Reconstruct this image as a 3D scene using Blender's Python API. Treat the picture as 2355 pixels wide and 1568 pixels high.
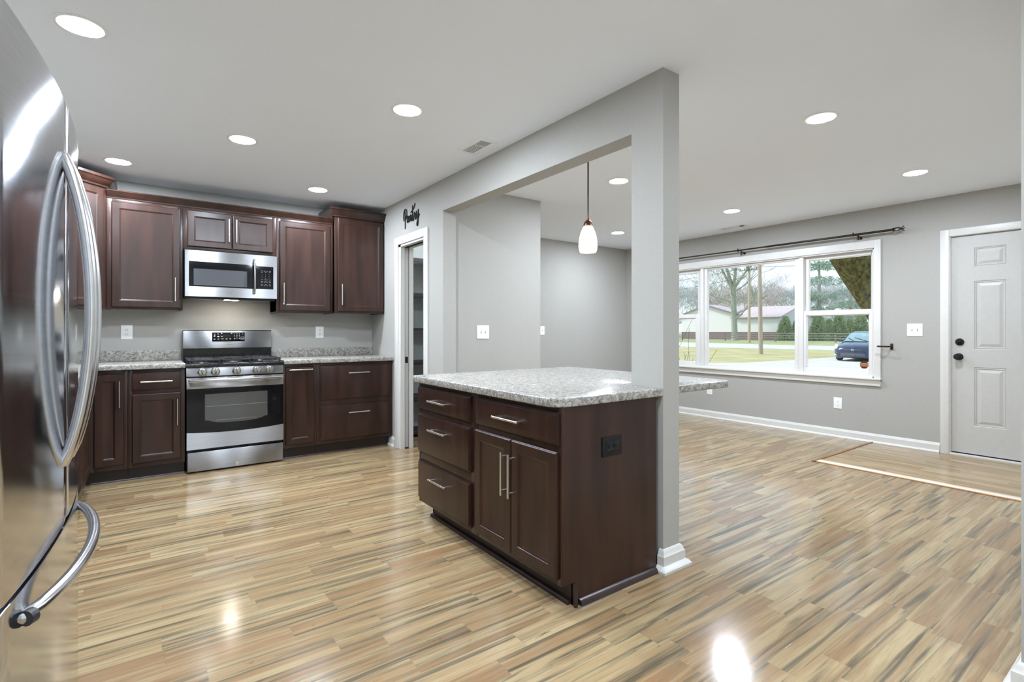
import bpy, bmesh, math, random
from mathutils import Vector, Matrix
PI = math.pi
for o in list(bpy.data.objects):
    bpy.data.objects.remove(o, do_unlink=True)
SC = bpy.context.scene
COL = SC.collection

# ------------------------------------------------------------------ camera
CAM_H, CAM_YAW, CAM_F = 1.21, 0.625959, 1168.07
cam = bpy.data.cameras.new('camera')
cam.sensor_fit = 'HORIZONTAL'; cam.sensor_width = 36.0
cam.lens = CAM_F / 2355 * 36.0
cam.shift_y = -(784 - 761.05) / 2355
cam.clip_start = 0.02; cam.clip_end = 600
camo = bpy.data.objects.new('camera', cam); COL.objects.link(camo)
camo.location = (0, 0, CAM_H); camo.rotation_euler = (PI / 2, 0, -CAM_YAW)
SC.camera = camo

# ------------------------------------------------------------------ view
vs = SC.view_settings
SC.display_settings.display_device = 'sRGB'
vs.view_transform = 'Standard'; vs.look = 'None'; vs.gamma = 1.0; vs.exposure = 0.10
vs.use_curve_mapping = False
cy = SC.cycles
cy.max_bounces = 24; cy.diffuse_bounces = 16; cy.glossy_bounces = 6; cy.transparent_max_bounces = 12
cy.caustics_reflective = True; cy.caustics_refractive = False
cy.sample_clamp_indirect = 6.0; cy.blur_glossy = 1.0
cy.use_denoising = True

# ------------------------------------------------------------------ sky and sun
SKY_STRENGTH = 1.45
LAMP = 490.0         # radiance of a ceiling lamp lens
W = bpy.data.worlds.new('sky'); SC.world = W; W.use_nodes = True
nt = W.node_tree; nt.nodes.clear()
tc = nt.nodes.new('ShaderNodeTexCoord'); sep = nt.nodes.new('ShaderNodeSeparateXYZ')
rp = nt.nodes.new('ShaderNodeValToRGB'); bg = nt.nodes.new('ShaderNodeBackground'); wo = nt.nodes.new('ShaderNodeOutputWorld')
nt.links.new(tc.outputs['Generated'], sep.inputs[0]); nt.links.new(sep.outputs['Z'], rp.inputs[0])
rp.color_ramp.elements[0].position = 0.0; rp.color_ramp.elements[0].color = (0.84, 0.90, 0.95, 1)
rp.color_ramp.elements[1].position = 0.30; rp.color_ramp.elements[1].color = (0.50, 0.66, 0.85, 1)
nt.links.new(rp.outputs[0], bg.inputs[0]); bg.inputs[1].default_value = SKY_STRENGTH
nt.links.new(bg.outputs[0], wo.inputs[0])
sun = bpy.data.lights.new('sun', 'SUN'); sun.energy = 3.6; sun.angle = math.radians(12); sun.color = (1, .95, .88)
suno = bpy.data.objects.new('sun', sun); COL.objects.link(suno)
suno.rotation_euler = (math.radians(42), 0, math.radians(-150))   # from behind the house, high
suno.location = (0, 0, 30)

# ------------------------------------------------------------------ materials
def srgb(r, g, b):
    f = lambda v: (v / 12.92 if v <= .04045 else ((v + .055) / 1.055) ** 2.4)
    return tuple(f(v / 255) for v in (r, g, b)) + (1,)

def pm(name, c1, c2=None, scale=20.0, rough=.5, metal=0.0, stretch=(1, 1, 1), bump=0.0, rvar=0.0, coat=0.0,
       coat_rough=.2, aniso=0.0, spec=.5, detail=4.0, lo=.35, hi=.65):
    m = bpy.data.materials.new(name); m.use_nodes = True
    n = m.node_tree.nodes; L = m.node_tree.links; b = n['Principled BSDF']
    b.inputs['Roughness'].default_value = rough; b.inputs['Metallic'].default_value = metal
    b.inputs['Specular IOR Level'].default_value = spec
    b.inputs['Coat Weight'].default_value = coat; b.inputs['Coat Roughness'].default_value = coat_rough
    t = n.new('ShaderNodeTexCoord'); mp = n.new('ShaderNodeMapping'); mp.inputs['Scale'].default_value = stretch
    nz = n.new('ShaderNodeTexNoise'); nz.inputs['Scale'].default_value = scale; nz.inputs['Detail'].default_value = detail
    L.new(t.outputs['Object'], mp.inputs[0]); L.new(mp.outputs[0], nz.inputs[0])
    r = n.new('ShaderNodeValToRGB'); L.new(nz.outputs['Fac'], r.inputs[0])
    r.color_ramp.elements[0].position = lo; r.color_ramp.elements[0].color = c1
    r.color_ramp.elements[1].position = hi; r.color_ramp.elements[1].color = c2 or c1
    L.new(r.outputs[0], b.inputs['Base Color'])
    if bump:
        bp = n.new('ShaderNodeBump'); bp.inputs['Strength'].default_value = bump; bp.inputs['Distance'].default_value = .002
        L.new(nz.outputs['Fac'], bp.inputs['Height']); L.new(bp.outputs[0], b.inputs['Normal'])
    if rvar:
        mr = n.new('ShaderNodeMapRange'); mr.inputs['To Min'].default_value = max(.02, rough - rvar); mr.inputs['To Max'].default_value = rough + rvar
        L.new(nz.outputs['Fac'], mr.inputs['Value']); L.new(mr.outputs[0], b.inputs['Roughness'])
    if aniso:
        b.inputs['Anisotropic'].default_value = aniso; b.inputs['Anisotropic Rotation'].default_value = .25
        tg = n.new('ShaderNodeTangent'); tg.direction_type = 'RADIAL'; tg.axis = 'Z'
        L.new(tg.outputs[0], b.inputs['Tangent'])
    return m

def emis(name, col, strength):
    m = bpy.data.materials.new(name); m.use_nodes = True
    n = m.node_tree.nodes; L = m.node_tree.links; n.clear()
    e = n.new('ShaderNodeEmission'); e.inputs[0].default_value = col; e.inputs[1].default_value = strength
    o = n.new('ShaderNodeOutputMaterial'); L.new(e.outputs[0], o.inputs[0])
    return m

def glass_mat(name, tint=(1, 1, 1, 1), ior=1.45, refl_rough=0.0):
    m = bpy.data.materials.new(name); m.use_nodes = True
    n = m.node_tree.nodes; L = m.node_tree.links; n.clear()
    tr = n.new('ShaderNodeBsdfTransparent'); tr.inputs[0].default_value = tint
    gl = n.new('ShaderNodeBsdfGlossy'); gl.inputs['Roughness'].default_value = refl_rough
    lw = n.new('ShaderNodeLayerWeight'); lw.inputs['Blend'].default_value = .5      # the same from both faces of the thin pane
    fr = M2(n, L, 'ADD', M2(n, L, 'MULTIPLY', M2(n, L, 'POWER', lw.outputs['Facing'], 5.0), .92), .035)
    mx = n.new('ShaderNodeMixShader'); o = n.new('ShaderNodeOutputMaterial')
    L.new(fr, mx.inputs[0]); L.new(tr.outputs[0], mx.inputs[1]); L.new(gl.outputs[0], mx.inputs[2]); L.new(mx.outputs[0], o.inputs[0])
    return m

def M2(n, L, op, a, b=None, clamp=False):
    x = n.new('ShaderNodeMath'); x.operation = op; x.use_clamp = clamp
    for i, v in enumerate((a, b)):
        if v is None: continue
        if isinstance(v, (int, float)): x.inputs[i].default_value = v
        else: L.new(v, x.inputs[i])
    return x.outputs[0]

def plank_floor(name, axis='X', w=.098, length=.62, tones=None, off=0.0, rough=.125,
                cols=(srgb(138, 106, 74), srgb(184, 168, 130), srgb(114, 92, 66), srgb(106, 97, 77), srgb(62, 52, 42))):
    """laminate planks: two printed strips to a plank, running along axis"""
    m = bpy.data.materials.new(name); m.use_nodes = True
    n = m.node_tree.nodes; L = m.node_tree.links; b = n['Principled BSDF']
    t = n.new('ShaderNodeTexCoord'); s = n.new('ShaderNodeSeparateXYZ'); L.new(t.outputs['Object'], s.inputs[0])
    u, v = (s.outputs['X'], s.outputs['Y']) if axis == 'X' else (s.outputs['Y'], s.outputs['X'])
    v = M2(n, L, 'ADD', v, off)
    rowf = M2(n, L, 'DIVIDE', v, w); row = M2(n, L, 'FLOOR', rowf)
    wn = n.new('ShaderNodeTexWhiteNoise'); wn.noise_dimensions = '1D'; L.new(row, wn.inputs['W'])
    uo = M2(n, L, 'ADD', u, M2(n, L, 'MULTIPLY', wn.outputs['Value'], 7.3))
    uf = M2(n, L, 'DIVIDE', uo, length); ui = M2(n, L, 'FLOOR', uf)
    cv = n.new('ShaderNodeCombineXYZ'); L.new(row, cv.inputs[0]); L.new(ui, cv.inputs[1])
    w2 = n.new('ShaderNodeTexWhiteNoise'); w2.noise_dimensions = '2D'; L.new(cv.outputs[0], w2.inputs['Vector'])
    # grain coordinates, shifted for every strip
    off3 = n.new('ShaderNodeVectorMath'); off3.operation = 'SCALE'; off3.inputs['Scale'].default_value = 23.0
    L.new(w2.outputs['Color'], off3.inputs[0])
    gc = n.new('ShaderNodeCombineXYZ'); L.new(M2(n, L, 'MULTIPLY', u, 1.0), gc.inputs[0]); L.new(v, gc.inputs[1])
    ad = n.new('ShaderNodeVectorMath'); ad.operation = 'ADD'; L.new(gc.outputs[0], ad.inputs[0]); L.new(off3.outputs[0], ad.inputs[1])
    def noise(sx, sy, sc, det, dist=0.0, ro=.6):
        mp = n.new('ShaderNodeMapping'); mp.inputs['Scale'].default_value = (sx, sy, 1); L.new(ad.outputs[0], mp.inputs[0])
        z = n.new('ShaderNodeTexNoise'); z.inputs['Scale'].default_value = sc; z.inputs['Detail'].default_value = det
        z.inputs['Distortion'].default_value = dist; z.inputs['Roughness'].default_value = ro
        L.new(mp.outputs[0], z.inputs[0]); return z.outputs['Fac']
    g1 = noise(.5, 11, 1.6, 4, .2); g2 = noise(.45, 13, 2.5, 5, .5, .60); g3 = noise(1, 2.6, 13.0, 2, .6); g4 = noise(1, 24, 10, 3); g5 = noise(.55, 5, 2.4, 4, .6)
    base = n.new('ShaderNodeValToRGB'); L.new(w2.outputs['Value'], base.inputs[0])
    cr = base.color_ramp
    tones = tones or [(0, srgb(131, 103, 74)), (.25, srgb(157, 132, 97)), (.5, srgb(141, 112, 80)), (.75, srgb(164, 143, 107)), (1, srgb(147, 121, 88))]
    cr.elements[0].position, cr.elements[0].color = tones[0]; cr.elements[1].position, cr.elements[1].color = tones[-1]
    for p, c in tones[1:-1]:
        e = cr.elements.new(p); e.color = c
    def mixc(fac, a, colr, mode='MIX'):
        x = n.new('ShaderNodeMix'); x.data_type = 'RGBA'; x.blend_type = mode
        if isinstance(fac, (int, float)): x.inputs[0].default_value = fac
        else: L.new(fac, x.inputs[0])
        L.new(a, x.inputs[6])
        if isinstance(colr, tuple): x.inputs[7].default_value = colr
        else: L.new(colr, x.inputs[7])
        return x.outputs[2]
    def rng(v, a, bb, c=0, d=1):
        r = n.new('ShaderNodeMapRange'); r.clamp = True
        for i, q in enumerate((a, bb, c, d)): r.inputs[i + 1].default_value = q
        L.new(v, r.inputs[0]); return r.outputs[0]
    c = mixc(rng(g5, .48, .64, 0, .60), base.outputs[0], cols[0])
    c = mixc(rng(g1, .52, .38, 0, .55), c, cols[1])
    c = mixc(rng(g4, .45, .72, 0, .30), c, cols[2])
    c = mixc(rng(g2, .49, .61, 0, .84), c, cols[3])
    c = mixc(rng(g2, .58, .69, 0, .60), c, cols[4])
    c = mixc(rng(g3, .70, .80, 0, .70), c, cols[4])
    # joints: printed strip ends faint, plank seams thin and dark
    fu = M2(n, L, 'FRACT', uf); fe = M2(n, L, 'LESS_THAN', fu, .004)
    fv = M2(n, L, 'FRACT', M2(n, L, 'DIVIDE', rowf, 2.0)); fs = M2(n, L, 'LESS_THAN', fv, .010)
    seam = M2(n, L, 'MAXIMUM', M2(n, L, 'MULTIPLY', fe, .15), M2(n, L, 'MULTIPLY', fs, .22))
    c = mixc(seam, c, srgb(96, 76, 56))
    L.new(c, b.inputs['Base Color'])
    rr = rng(g1, .3, .7, rough - .03, rough + .05); L.new(rr, b.inputs['Roughness'])
    b.inputs['Specular IOR Level'].default_value = .62
    bp = n.new('ShaderNodeBump'); bp.inputs['Strength'].default_value = .12; bp.inputs['Distance'].default_value = .001
    L.new(M2(n, L, 'SUBTRACT', g4, M2(n, L, 'MULTIPLY', seam, 2.0)), bp.inputs['Height']); L.new(bp.outputs[0], b.inputs['Normal'])
    return m

def granite(name):
    m = bpy.data.materials.new(name); m.use_nodes = True
    n = m.node_tree.nodes; L = m.node_tree.links; b = n['Principled BSDF']; b.inputs['Roughness'].default_value = .22
    t = n.new('ShaderNodeTexCoord')
    mp = n.new('ShaderNodeMapping'); mp.inputs['Rotation'].default_value = (.3, .2, .7); mp.inputs['Scale'].default_value = (1, 1.7, 1.3); L.new(t.outputs['Object'], mp.inputs[0])
    def nz(sc, det, ds=0):
        z = n.new('ShaderNodeTexNoise'); z.inputs['Scale'].default_value = sc; z.inputs['Detail'].default_value = det; z.inputs['Distortion'].default_value = ds
        z.inputs['Roughness'].default_value = .65
        L.new(mp.outputs[0], z.inputs[0]); return z.outputs['Fac']
    a = n.new('ShaderNodeValToRGB'); L.new(nz(38, 6, 1.2), a.inputs[0]); e = a.color_ramp.elements
    e[0].position = .30; e[0].color = srgb(84, 82, 81); e[1].position = .60; e[1].color = srgb(180, 176, 168)
    x = a.color_ramp.elements.new(.46); x.color = srgb(138, 134, 127)
    d = n.new('ShaderNodeMapRange'); d.inputs[1].default_value = .57; d.inputs[2].default_value = .68; L.new(nz(70, 5, .8), d.inputs[0])
    mx = n.new('ShaderNodeMix'); mx.data_type = 'RGBA'; L.new(M2(n, L, 'MULTIPLY', d.outputs[0], .75), mx.inputs[0]); L.new(a.outputs[0], mx.inputs[6]); mx.inputs[7].default_value = srgb(50, 49, 49)
    L.new(mx.outputs[2], b.inputs['Base Color'])
    return m

MT = dict(
    wall=pm('gray_wall_paint', srgb(168, 166, 160), srgb(171, 169, 163), 60, .75, bump=.06, spec=.3),
    pantrywall=pm('pantry_wall_paint', srgb(196, 204, 204), srgb(200, 208, 208), 60, .75, spec=.3),
    ceil=pm('ceiling_paint', srgb(241, 246, 253), srgb(242, 247, 254), 90, .9, bump=.05, spec=.2),
    trim=pm('white_trim_paint', srgb(210, 208, 203), srgb(213, 211, 206), 30, .35, spec=.4),
    doorw=pm('white_door_paint', srgb(186, 184, 179), srgb(189, 187, 182), 30, .42, spec=.4),
    vinyl=pm('white_window_vinyl', srgb(218, 216, 212), srgb(221, 219, 215), 30, .35, spec=.4),
    plastic=pm('white_plastic', srgb(240, 240, 238), srgb(243, 243, 241), 30, .3),
    slot=pm('dark_slot', srgb(60, 60, 60), None, 30, .5),
    wood=pm('espresso_stained_wood', srgb(38, 22, 15), srgb(55, 33, 25), 3.0, .34, stretch=(5, 5, .55), rvar=.05, coat=.18, coat_rough=.2, bump=.02, spec=.38, detail=5),
    toe=pm('toe_kick_wood', srgb(30, 20, 16), srgb(38, 26, 20), 4, .4, stretch=(3, 3, 3)),
    shoe=pm('shoe_molding_wood', srgb(44, 33, 32), srgb(54, 40, 38), 6, .3, stretch=(2, 2, 2)),
    steel=pm('brushed_stainless_steel', (.31, .315, .325, 1), (.35, .355, .365, 1), 6, .31, 1.0, stretch=(1, 1, 40), aniso=.97, rvar=.03),
    fridge=pm('dark_stainless_steel', (.56, .58, .63, 1), (.62, .64, .69, 1), 6, .11, 1.0, stretch=(1, 1, 30), aniso=.9, rvar=.012),
    chrome=pm('satin_nickel', (.72, .71, .69, 1), (.76, .75, .73, 1), 20, .22, 1.0),
    fhandle=pm('satin_steel_handle', (.66, .66, .67, 1), (.70, .70, .71, 1), 20, .2, 1.0),
    black=pm('black_enamel', (.008, .008, .009, 1), (.012, .012, .013, 1), 20, .12, spec=.35),
    iron=pm('cast_iron', (.018, .018, .02, 1), (.03, .03, .032, 1), 90, .38, bump=.1),
    bglass=pm('black_glass', (.004, .004, .005, 1), (.006, .006, .007, 1), 10, .05, spec=.35),
    matblack=pm('matte_black', (.010, .010, .010, 1), (.014, .014, .014, 1), 60, .55, spec=.2),
    brass=pm('burner_metal', (.10, .09, .085, 1), (.14, .12, .11, 1), 40, .35, .8),
    bronze=pm('oil_rubbed_bronze', (.030, .022, .016, 1), (.045, .033, .024, 1), 60, .38, .7),
    copper=pm('dark_copper', (.11, .045, .025, 1), (.16, .07, .04, 1), 40, .3, .8),
    knob=pm('champagne_steel_knob', (.42, .42, .40, 1), (.47, .47, .45, 1), 20, .3, 1.0),
    counter=granite('granite_laminate'),
    floor=plank_floor('laminate_floor', 'X', .098, .62, off=.020),
    foyer=plank_floor('vinyl_plank_floor', 'Y', .07, .55, tones=[(0, srgb(146, 118, 80)), (.3, srgb(168, 140, 100)), (.6, srgb(154, 126, 88)), (1, srgb(182, 160, 122))], rough=.16, cols=(srgb(136, 104, 68), srgb(184, 164, 124), srgb(128, 100, 70), srgb(128, 110, 82), srgb(104, 84, 60))),
    redstrip=pm('brown_reducer_strip', srgb(150, 104, 62), srgb(122, 82, 48), 8, .3, stretch=(.5, 6, 6)),
    palestrip=pm('pale_reducer_strip', srgb(232, 220, 202), srgb(218, 202, 180), 8, .25, stretch=(6, .5, 6)),
    tstrip=pm('tan_reducer_edge', srgb(176, 132, 92), srgb(160, 116, 78), 8, .3),
    glass=glass_mat('window_glass', (.97, .98, .98, 1)),
    lens=emis('lamp_lens', (.855, .95, 1.08, 1), LAMP),
    hood=emis('hood_lamp', (1, .93, .82, 1), 95),
    shelf=pm('black_shelf', srgb(44, 46, 48), srgb(52, 54, 56), 20, .5),
    dark=pm('duct_dark', (.02, .02, .02, 1), None, 10, .8),
    legend=pm('pale_legend_ink', srgb(214, 214, 214), None, 10, .5),
    glegend=pm('gray_legend_ink', srgb(120, 120, 118), None, 10, .5),
)
def mesh_window_mat():
    m = pm('smoky_oven_glass', (.055, .055, .052, 1), (.07, .07, .066, 1), 200, .06, spec=.7)
    return m
MT['owin'] = mesh_window_mat()
MT['mwin'] = pm('microwave_mesh_glass', (.055, .058, .064, 1), (.075, .078, .086, 1), 300, .08, spec=.6)

# ------------------------------------------------------------------ mesh helpers
class MB:
    def __init__(s): s.v = []; s.f = []; s.mi = []; s.cur = 0
    def add(s, vs, fs):
        o = len(s.v); s.v += [tuple(v) for v in vs]
        for f in fs: s.f.append(tuple(i + o for i in f)); s.mi.append(s.cur)
        return s
    def box(s, x0, x1, y0, y1, z0, z1, bev=0.0):
        if x0 > x1: x0, x1 = x1, x0
        if y0 > y1: y0, y1 = y1, y0
        if z0 > z1: z0, z1 = z1, z0
        if not bev:
            V = [(x, y, z) for x in (x0, x1) for y in (y0, y1) for z in (z0, z1)]
            return s.add(V, [(0, 1, 3, 2), (4, 6, 7, 5), (0, 4, 5, 1), (2, 3, 7, 6), (0, 2, 6, 4), (1, 5, 7, 3)])
        bm = bmesh.new(); bmesh.ops.create_cube(bm, size=1)
        for v in bm.verts:
            v.co = Vector(((x0 + x1) / 2 + v.co.x * (x1 - x0), (y0 + y1) / 2 + v.co.y * (y1 - y0), (z0 + z1) / 2 + v.co.z * (z1 - z0)))
        bmesh.ops.bevel(bm, geom=bm.edges[:], offset=bev, segments=2, affect='EDGES', profile=.6)
        return s.bm(bm)
    def bm(s, bm):
        bm.verts.index_update()
        s.add([v.co[:] for v in bm.verts], [[v.index for v in f.verts] for f in bm.faces]); bm.free(); return s
    def tube(s, pts, r, seg=10, cap=True, flat=1.0, up=None):
        P = [Vector(p) for p in pts]; n = len(P)
        R = r if isinstance(r, (list, tuple)) else [r] * n
        T = [(P[min(i + 1, n - 1)] - P[max(i - 1, 0)]).normalized() for i in range(n)]
        a = Vector(up) if up else (Vector((0, 0, 1)) if abs(T[0].z) < .9 else Vector((1, 0, 0)))
        N = (a - T[0] * a.dot(T[0])).normalized(); V = []; F = []
        for i in range(n):
            N = (N - T[i] * N.dot(T[i])).normalized(); B = T[i].cross(N)
            for k in range(seg):
                q = 2 * PI * k / seg
                V.append(P[i] + N * (math.cos(q) * R[i]) + B * (math.sin(q) * R[i] * flat))
        for i in range(n - 1):
            for k in range(seg):
                k2 = (k + 1) % seg
                F.append((i * seg + k, i * seg + k2, (i + 1) * seg + k2, (i + 1) * seg + k))
        if cap:
            F.append(tuple(range(seg))[::-1]); F.append(tuple((n - 1) * seg + k for k in range(seg)))
        return s.add(V, F)
    def lathe(s, prof, c=(0, 0, 0), seg=24, axis='Z'):
        V = []; F = []; n = len(prof)
        for r, h in prof:
            for k in range(seg):
                q = 2 * PI * k / seg; a, b = r * math.cos(q), r * math.sin(q)
                p = {'Z': (a, b, h), 'Y': (a, h, b), 'X': (h, a, b)}[axis]
                V.append((c[0] + p[0], c[1] + p[1], c[2] + p[2]))
        for i in range(n - 1):
            for k in range(seg):
                k2 = (k + 1) % seg
                F.append((i * seg + k, i * seg + k2, (i + 1) * seg + k2, (i + 1) * seg + k))
        if prof[0][0] > 1e-6: F.append(tuple(range(seg)))
        if prof[-1][0] > 1e-6: F.append(tuple((n - 1) * seg + k for k in range(seg)))
        return s.add(V, F)
    def rings(s, fr, w, h, rl, a0=0.0, b0=0.0, back=True):
        """nested rectangles (inset, height) on a face frame fr=(origin, u, n); a panelled slab"""
        o, u, n = [Vector(q) for q in fr]; z = Vector((0, 0, 1)); V = []; F = []
        for ins, c in rl:
            for a, b in ((ins, ins), (w - ins, ins), (w - ins, h - ins), (ins, h - ins)):
                V.append(o + u * (a0 + a) + z * (b0 + b) + n * c)
        for i in range(len(rl) - 1):
            for k in range(4):
                k2 = (k + 1) % 4
                F.append((4 * i + k, 4 * i + k2, 4 * i + 4 + k2, 4 * i + 4 + k))
        m = 4 * (len(rl) - 1); F.append((m, m + 1, m + 2, m + 3))
        if back: F.append((3, 2, 1, 0))
        return s.add(V, F)
    def prism(s, poly, z0, z1, bev=0.0):
        if bev:
            bm = bmesh.new(); lo = [bm.verts.new((x, y, z0)) for x, y in poly]; bm.faces.new(lo)
            ex = bmesh.ops.extrude_face_region(bm, geom=bm.faces[:])
            for g in ex['geom']:
                if isinstance(g, bmesh.types.BMVert): g.co.z = z1
            hz = [e for e in bm.edges if abs(e.verts[0].co.z - e.verts[1].co.z) < 1e-6]
            bmesh.ops.bevel(bm, geom=hz, offset=bev, segments=3, affect='EDGES', profile=.5)
            return s.bm(bm)
        n = len(poly); V = [(x, y, z0) for x, y in poly] + [(x, y, z1) for x, y in poly]
        return s.add(V, [tuple(range(n))[::-1], tuple(range(n, 2 * n))] + [(i, (i + 1) % n, n + (i + 1) % n, n + i) for i in range(n)])
    def sweep(s, path, prof, side=1):
        """a moulding: profile [(out, z)...] along a floor path, mitred; side=1 puts 'out' on the left of travel"""
        n = len(path); P = [Vector((p[0], p[1])) for p in path]; V = []; F = []; m = len(prof)
        for i in range(n):
            d0 = (P[i] - P[i - 1]).normalized() if i else (P[1] - P[0]).normalized()
            d1 = (P[i + 1] - P[i]).normalized() if i < n - 1 else d0
            n0, n1 = Vector((-d0.y, d0.x)) * side, Vector((-d1.y, d1.x)) * side
            mt = (n0 + n1).normalized(); mt = mt / max(.3, mt.dot(n0))
            for o, z in prof: V.append((P[i].x + mt.x * o, P[i].y + mt.y * o, z))
        for i in range(n - 1):
            for k in range(m):
                k2 = (k + 1) % m
                F.append((i * m + k, i * m + k2, (i + 1) * m + k2, (i + 1) * m + k))
        F.append(tuple(range(m))[::-1]); F.append(tuple((n - 1) * m + k for k in range(m)))
        return s.add(V, F)
    def text(s, txt, size, origin, u, v, depth=0.0, align='CENTER'):
        c = bpy.data.curves.new('t', 'FONT'); c.body = txt; c.size = size; c.align_x = align; c.align_y = 'CENTER'
        ob = bpy.data.objects.new('t', c); me = bpy.data.meshes.new_from_object(ob)
        o, u, v = Vector(origin), Vector(u), Vector(v)
        s.add([o + u * p.co.x + v * p.co.y for p in me.vertices], [tuple(f.vertices) for f in me.polygons])
        bpy.data.objects.remove(ob); bpy.data.curves.remove(c); bpy.data.meshes.remove(me); return s

WORLD = {}
def obj(name, mb, mats, parent=None, origin=None, ang=32, local=False, smooth=True):
    """links the mesh builder as ONE object. Vertices are in world space unless local (then in the parent's space)"""
    me = bpy.data.meshes.new(name)
    if parent is not None: org = Vector((0, 0, 0)) if local else WORLD[parent.name]
    else:
        if origin is None:
            xs, ys, zs = zip(*mb.v); origin = ((min(xs) + max(xs)) / 2, (min(ys) + max(ys)) / 2, min(zs))
        org = Vector(origin)
    me.from_pydata([Vector(v) - org for v in mb.v], [], mb.f)
    b = bmesh.new(); b.from_mesh(me); bmesh.ops.recalc_face_normals(b, faces=b.faces[:]); b.to_mesh(me); b.free()
    for m in (mats if isinstance(mats, (list, tuple)) else [mats]): me.materials.append(m)
    if len(me.materials) > 1: me.polygons.foreach_set('material_index', mb.mi)
    if smooth:
        me.polygons.foreach_set('use_smooth', [True] * len(me.polygons)); me.set_sharp_from_angle(angle=math.radians(ang))
    me.update()
    o = bpy.data.objects.new(name, me); COL.objects.link(o)
    if parent is not None: o.parent = parent; WORLD[o.name] = org
    else: o.location = org; WORLD[o.name] = org
    return o
def tag(o, label, cat, group=None, kind=None):
    o['label'] = label; o['category'] = cat
    if group: o['group'] = group
    if kind: o['kind'] = kind
    return o
def thing(name, label, cat, loc, group=None):
    o = bpy.data.objects.new(name, None); COL.objects.link(o); o.location = loc; o.empty_display_size = .1
    WORLD[o.name] = Vector(loc); return tag(o, label, cat, group)
def struct(name, mb, m, parent=None, **k):
    o = obj(name, mb, m, parent, **k)
    if parent is None: o['kind'] = 'structure'
    return o
def kids(o): return [c for c in bpy.data.objects if c.parent == o]
def dup(o, loc, label=None, parent=None, rot=None, scale=None):
    c = o.copy(); COL.objects.link(c)
    if parent is None:
        c.location = loc
        if label: c['label'] = label
        if rot is not None: c.rotation_euler = rot
        if scale is not None: c.scale = scale
    else: c.parent = parent
    WORLD[c.name] = Vector(c.location)
    for ch in kids(o): dup(ch, None, None, c)
    return c

def catmull(pts, k=6):
    P = [Vector(p) for p in pts]; out = []
    for i in range(len(P) - 1):
        a, b, c, d = P[max(i - 1, 0)], P[i], P[i + 1], P[min(i + 2, len(P) - 1)]
        for j in range(k):
            t = j / k
            out.append(.5 * ((2 * b) + (c - a) * t + (2 * a - 5 * b + 4 * c - d) * t * t + (3 * b - a - 3 * c + d) * t ** 3))
    out.append(P[-1]); return out

# ================================================================== SETTING
ZC = 2.545
XW, XWI = 6.42, 6.42
# floor, ceiling
struct('floor', MB().box(-1.1, 6.60, -1.55, 5.85, -.12, 0), MT['floor'], origin=(0, 0, 0))
struct('ceiling', MB().box(-1.1, 6.60, -1.55, 5.85, ZC, ZC + .14), MT['ceil'])
# walls
struct('wall_left', MB().box(-1.09, -.95, -1.54, 5.84, 0, ZC), MT['wall'])
struct('wall_range', MB().box(-.95, 2.125, 5.70, 5.84, 0, ZC), MT['wall'])
struct('wall_far', MB().box(3.195, 6.42, 5.667, 5.84, 0, ZC), MT['wall'])
BW = (.10, 1.70, .08, 2.10)
struct('wall_back', MB().box(-.95, BW[0], -1.54, -1.40, 0, ZC).box(BW[1], 2.37, -1.54, -1.40, 0, ZC).box(BW[0], BW[1], -1.54, -1.40, 0, BW[2]).box(BW[0], BW[1], -1.54, -1.40, BW[3], ZC), MT['wall'])
struct('wall_right', MB().box(2.37, 2.50, -1.54, .25, 0, ZC).box(2.37, 6.42, .25, .378, 0, ZC), MT['wall'])
# partition: pantry front with its doorway, beam over the pass-through and the post
PX0, PX1 = 2.125, 2.255
DY0, DY1, DZ = 4.33, 4.925, 2.098
mb = MB()
mb.box(PX0, PX1, 3.975, DY0, 0, ZC).box(PX0, PX1, DY1, 5.70, 0, ZC).box(PX0, PX1, DY0, DY1, DZ, ZC)
mb.box(PX0, PX1, 1.84, 3.975, 2.27, ZC)
mb.box(PX0, PX1, 1.634, 1.84, 0, ZC)
struct('wall_partition', mb, MT['wall'])
struct('wall_pantry', MB().box(PX1, 3.295, 4.06, 4.16, 0, ZC).box(3.195, 3.295, 4.16, 5.667, 0, ZC), MT['wall'])
struct('wall_pantry_back', MB().box(PX1, 3.195, 5.667, 5.84, 0, ZC), MT['pantrywall'])
# window wall with window and door openings
WY0, WY1, WZ0, WZ1 = 2.163, 4.987, .700, 2.115
FY0, FY1, FZ1 = .600, 1.530, 2.145
mb = MB()
xa, xb = XW, XW + .16
mb.box(xa, xb, .25, FY0, 0, ZC).box(xa, xb, FY0, FY1, FZ1, ZC).box(xa, xb, FY1, WY0, 0, ZC)
mb.box(xa, xb, WY0, WY1, 0, WZ0).box(xa, xb, WY0, WY1, WZ1, ZC).box(xa, xb, WY1, 5.84, 0, ZC)
struct('wall_window', mb, MT['wall'])

# baseboards
BASE = [(0, 0), (.030, 0), (.030, .006), (.022, .018), (.014, .020), (.014, .072), (.010, .078), (.008, .090), (.004, .096), (0, .096)]
def base(name, path, side): return struct(name, MB().sweep(path, BASE, side), MT['trim'])
base('baseboard_window', [(XW, 5.667), (XW, 1.602)], -1)
base('baseboard_far', [(3.295, 5.667), (XW, 5.667)], -1)
base('baseboard_pantry', [(2.255, 4.06), (3.295, 4.06), (3.295, 5.667)], -1)
base('baseboard_divider', [(PX0, 5.02), (PX0, 5.18)], 1)
base('baseboard_opening', [(PX0, 4.245), (PX0, 3.975), (PX1, 3.975), (PX1, 4.06)], -1)
pb = [(PX0, 1.654), (PX0, 1.634), (PX1, 1.634), (PX1, 1.84)]
PBASE = [(0, 0), (.046, 0), (.046, .012), (.034, .026), (.022, .030), (.022, .075), (.016, .082), (.014, .094), (.006, .104), (0, .106)]
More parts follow.
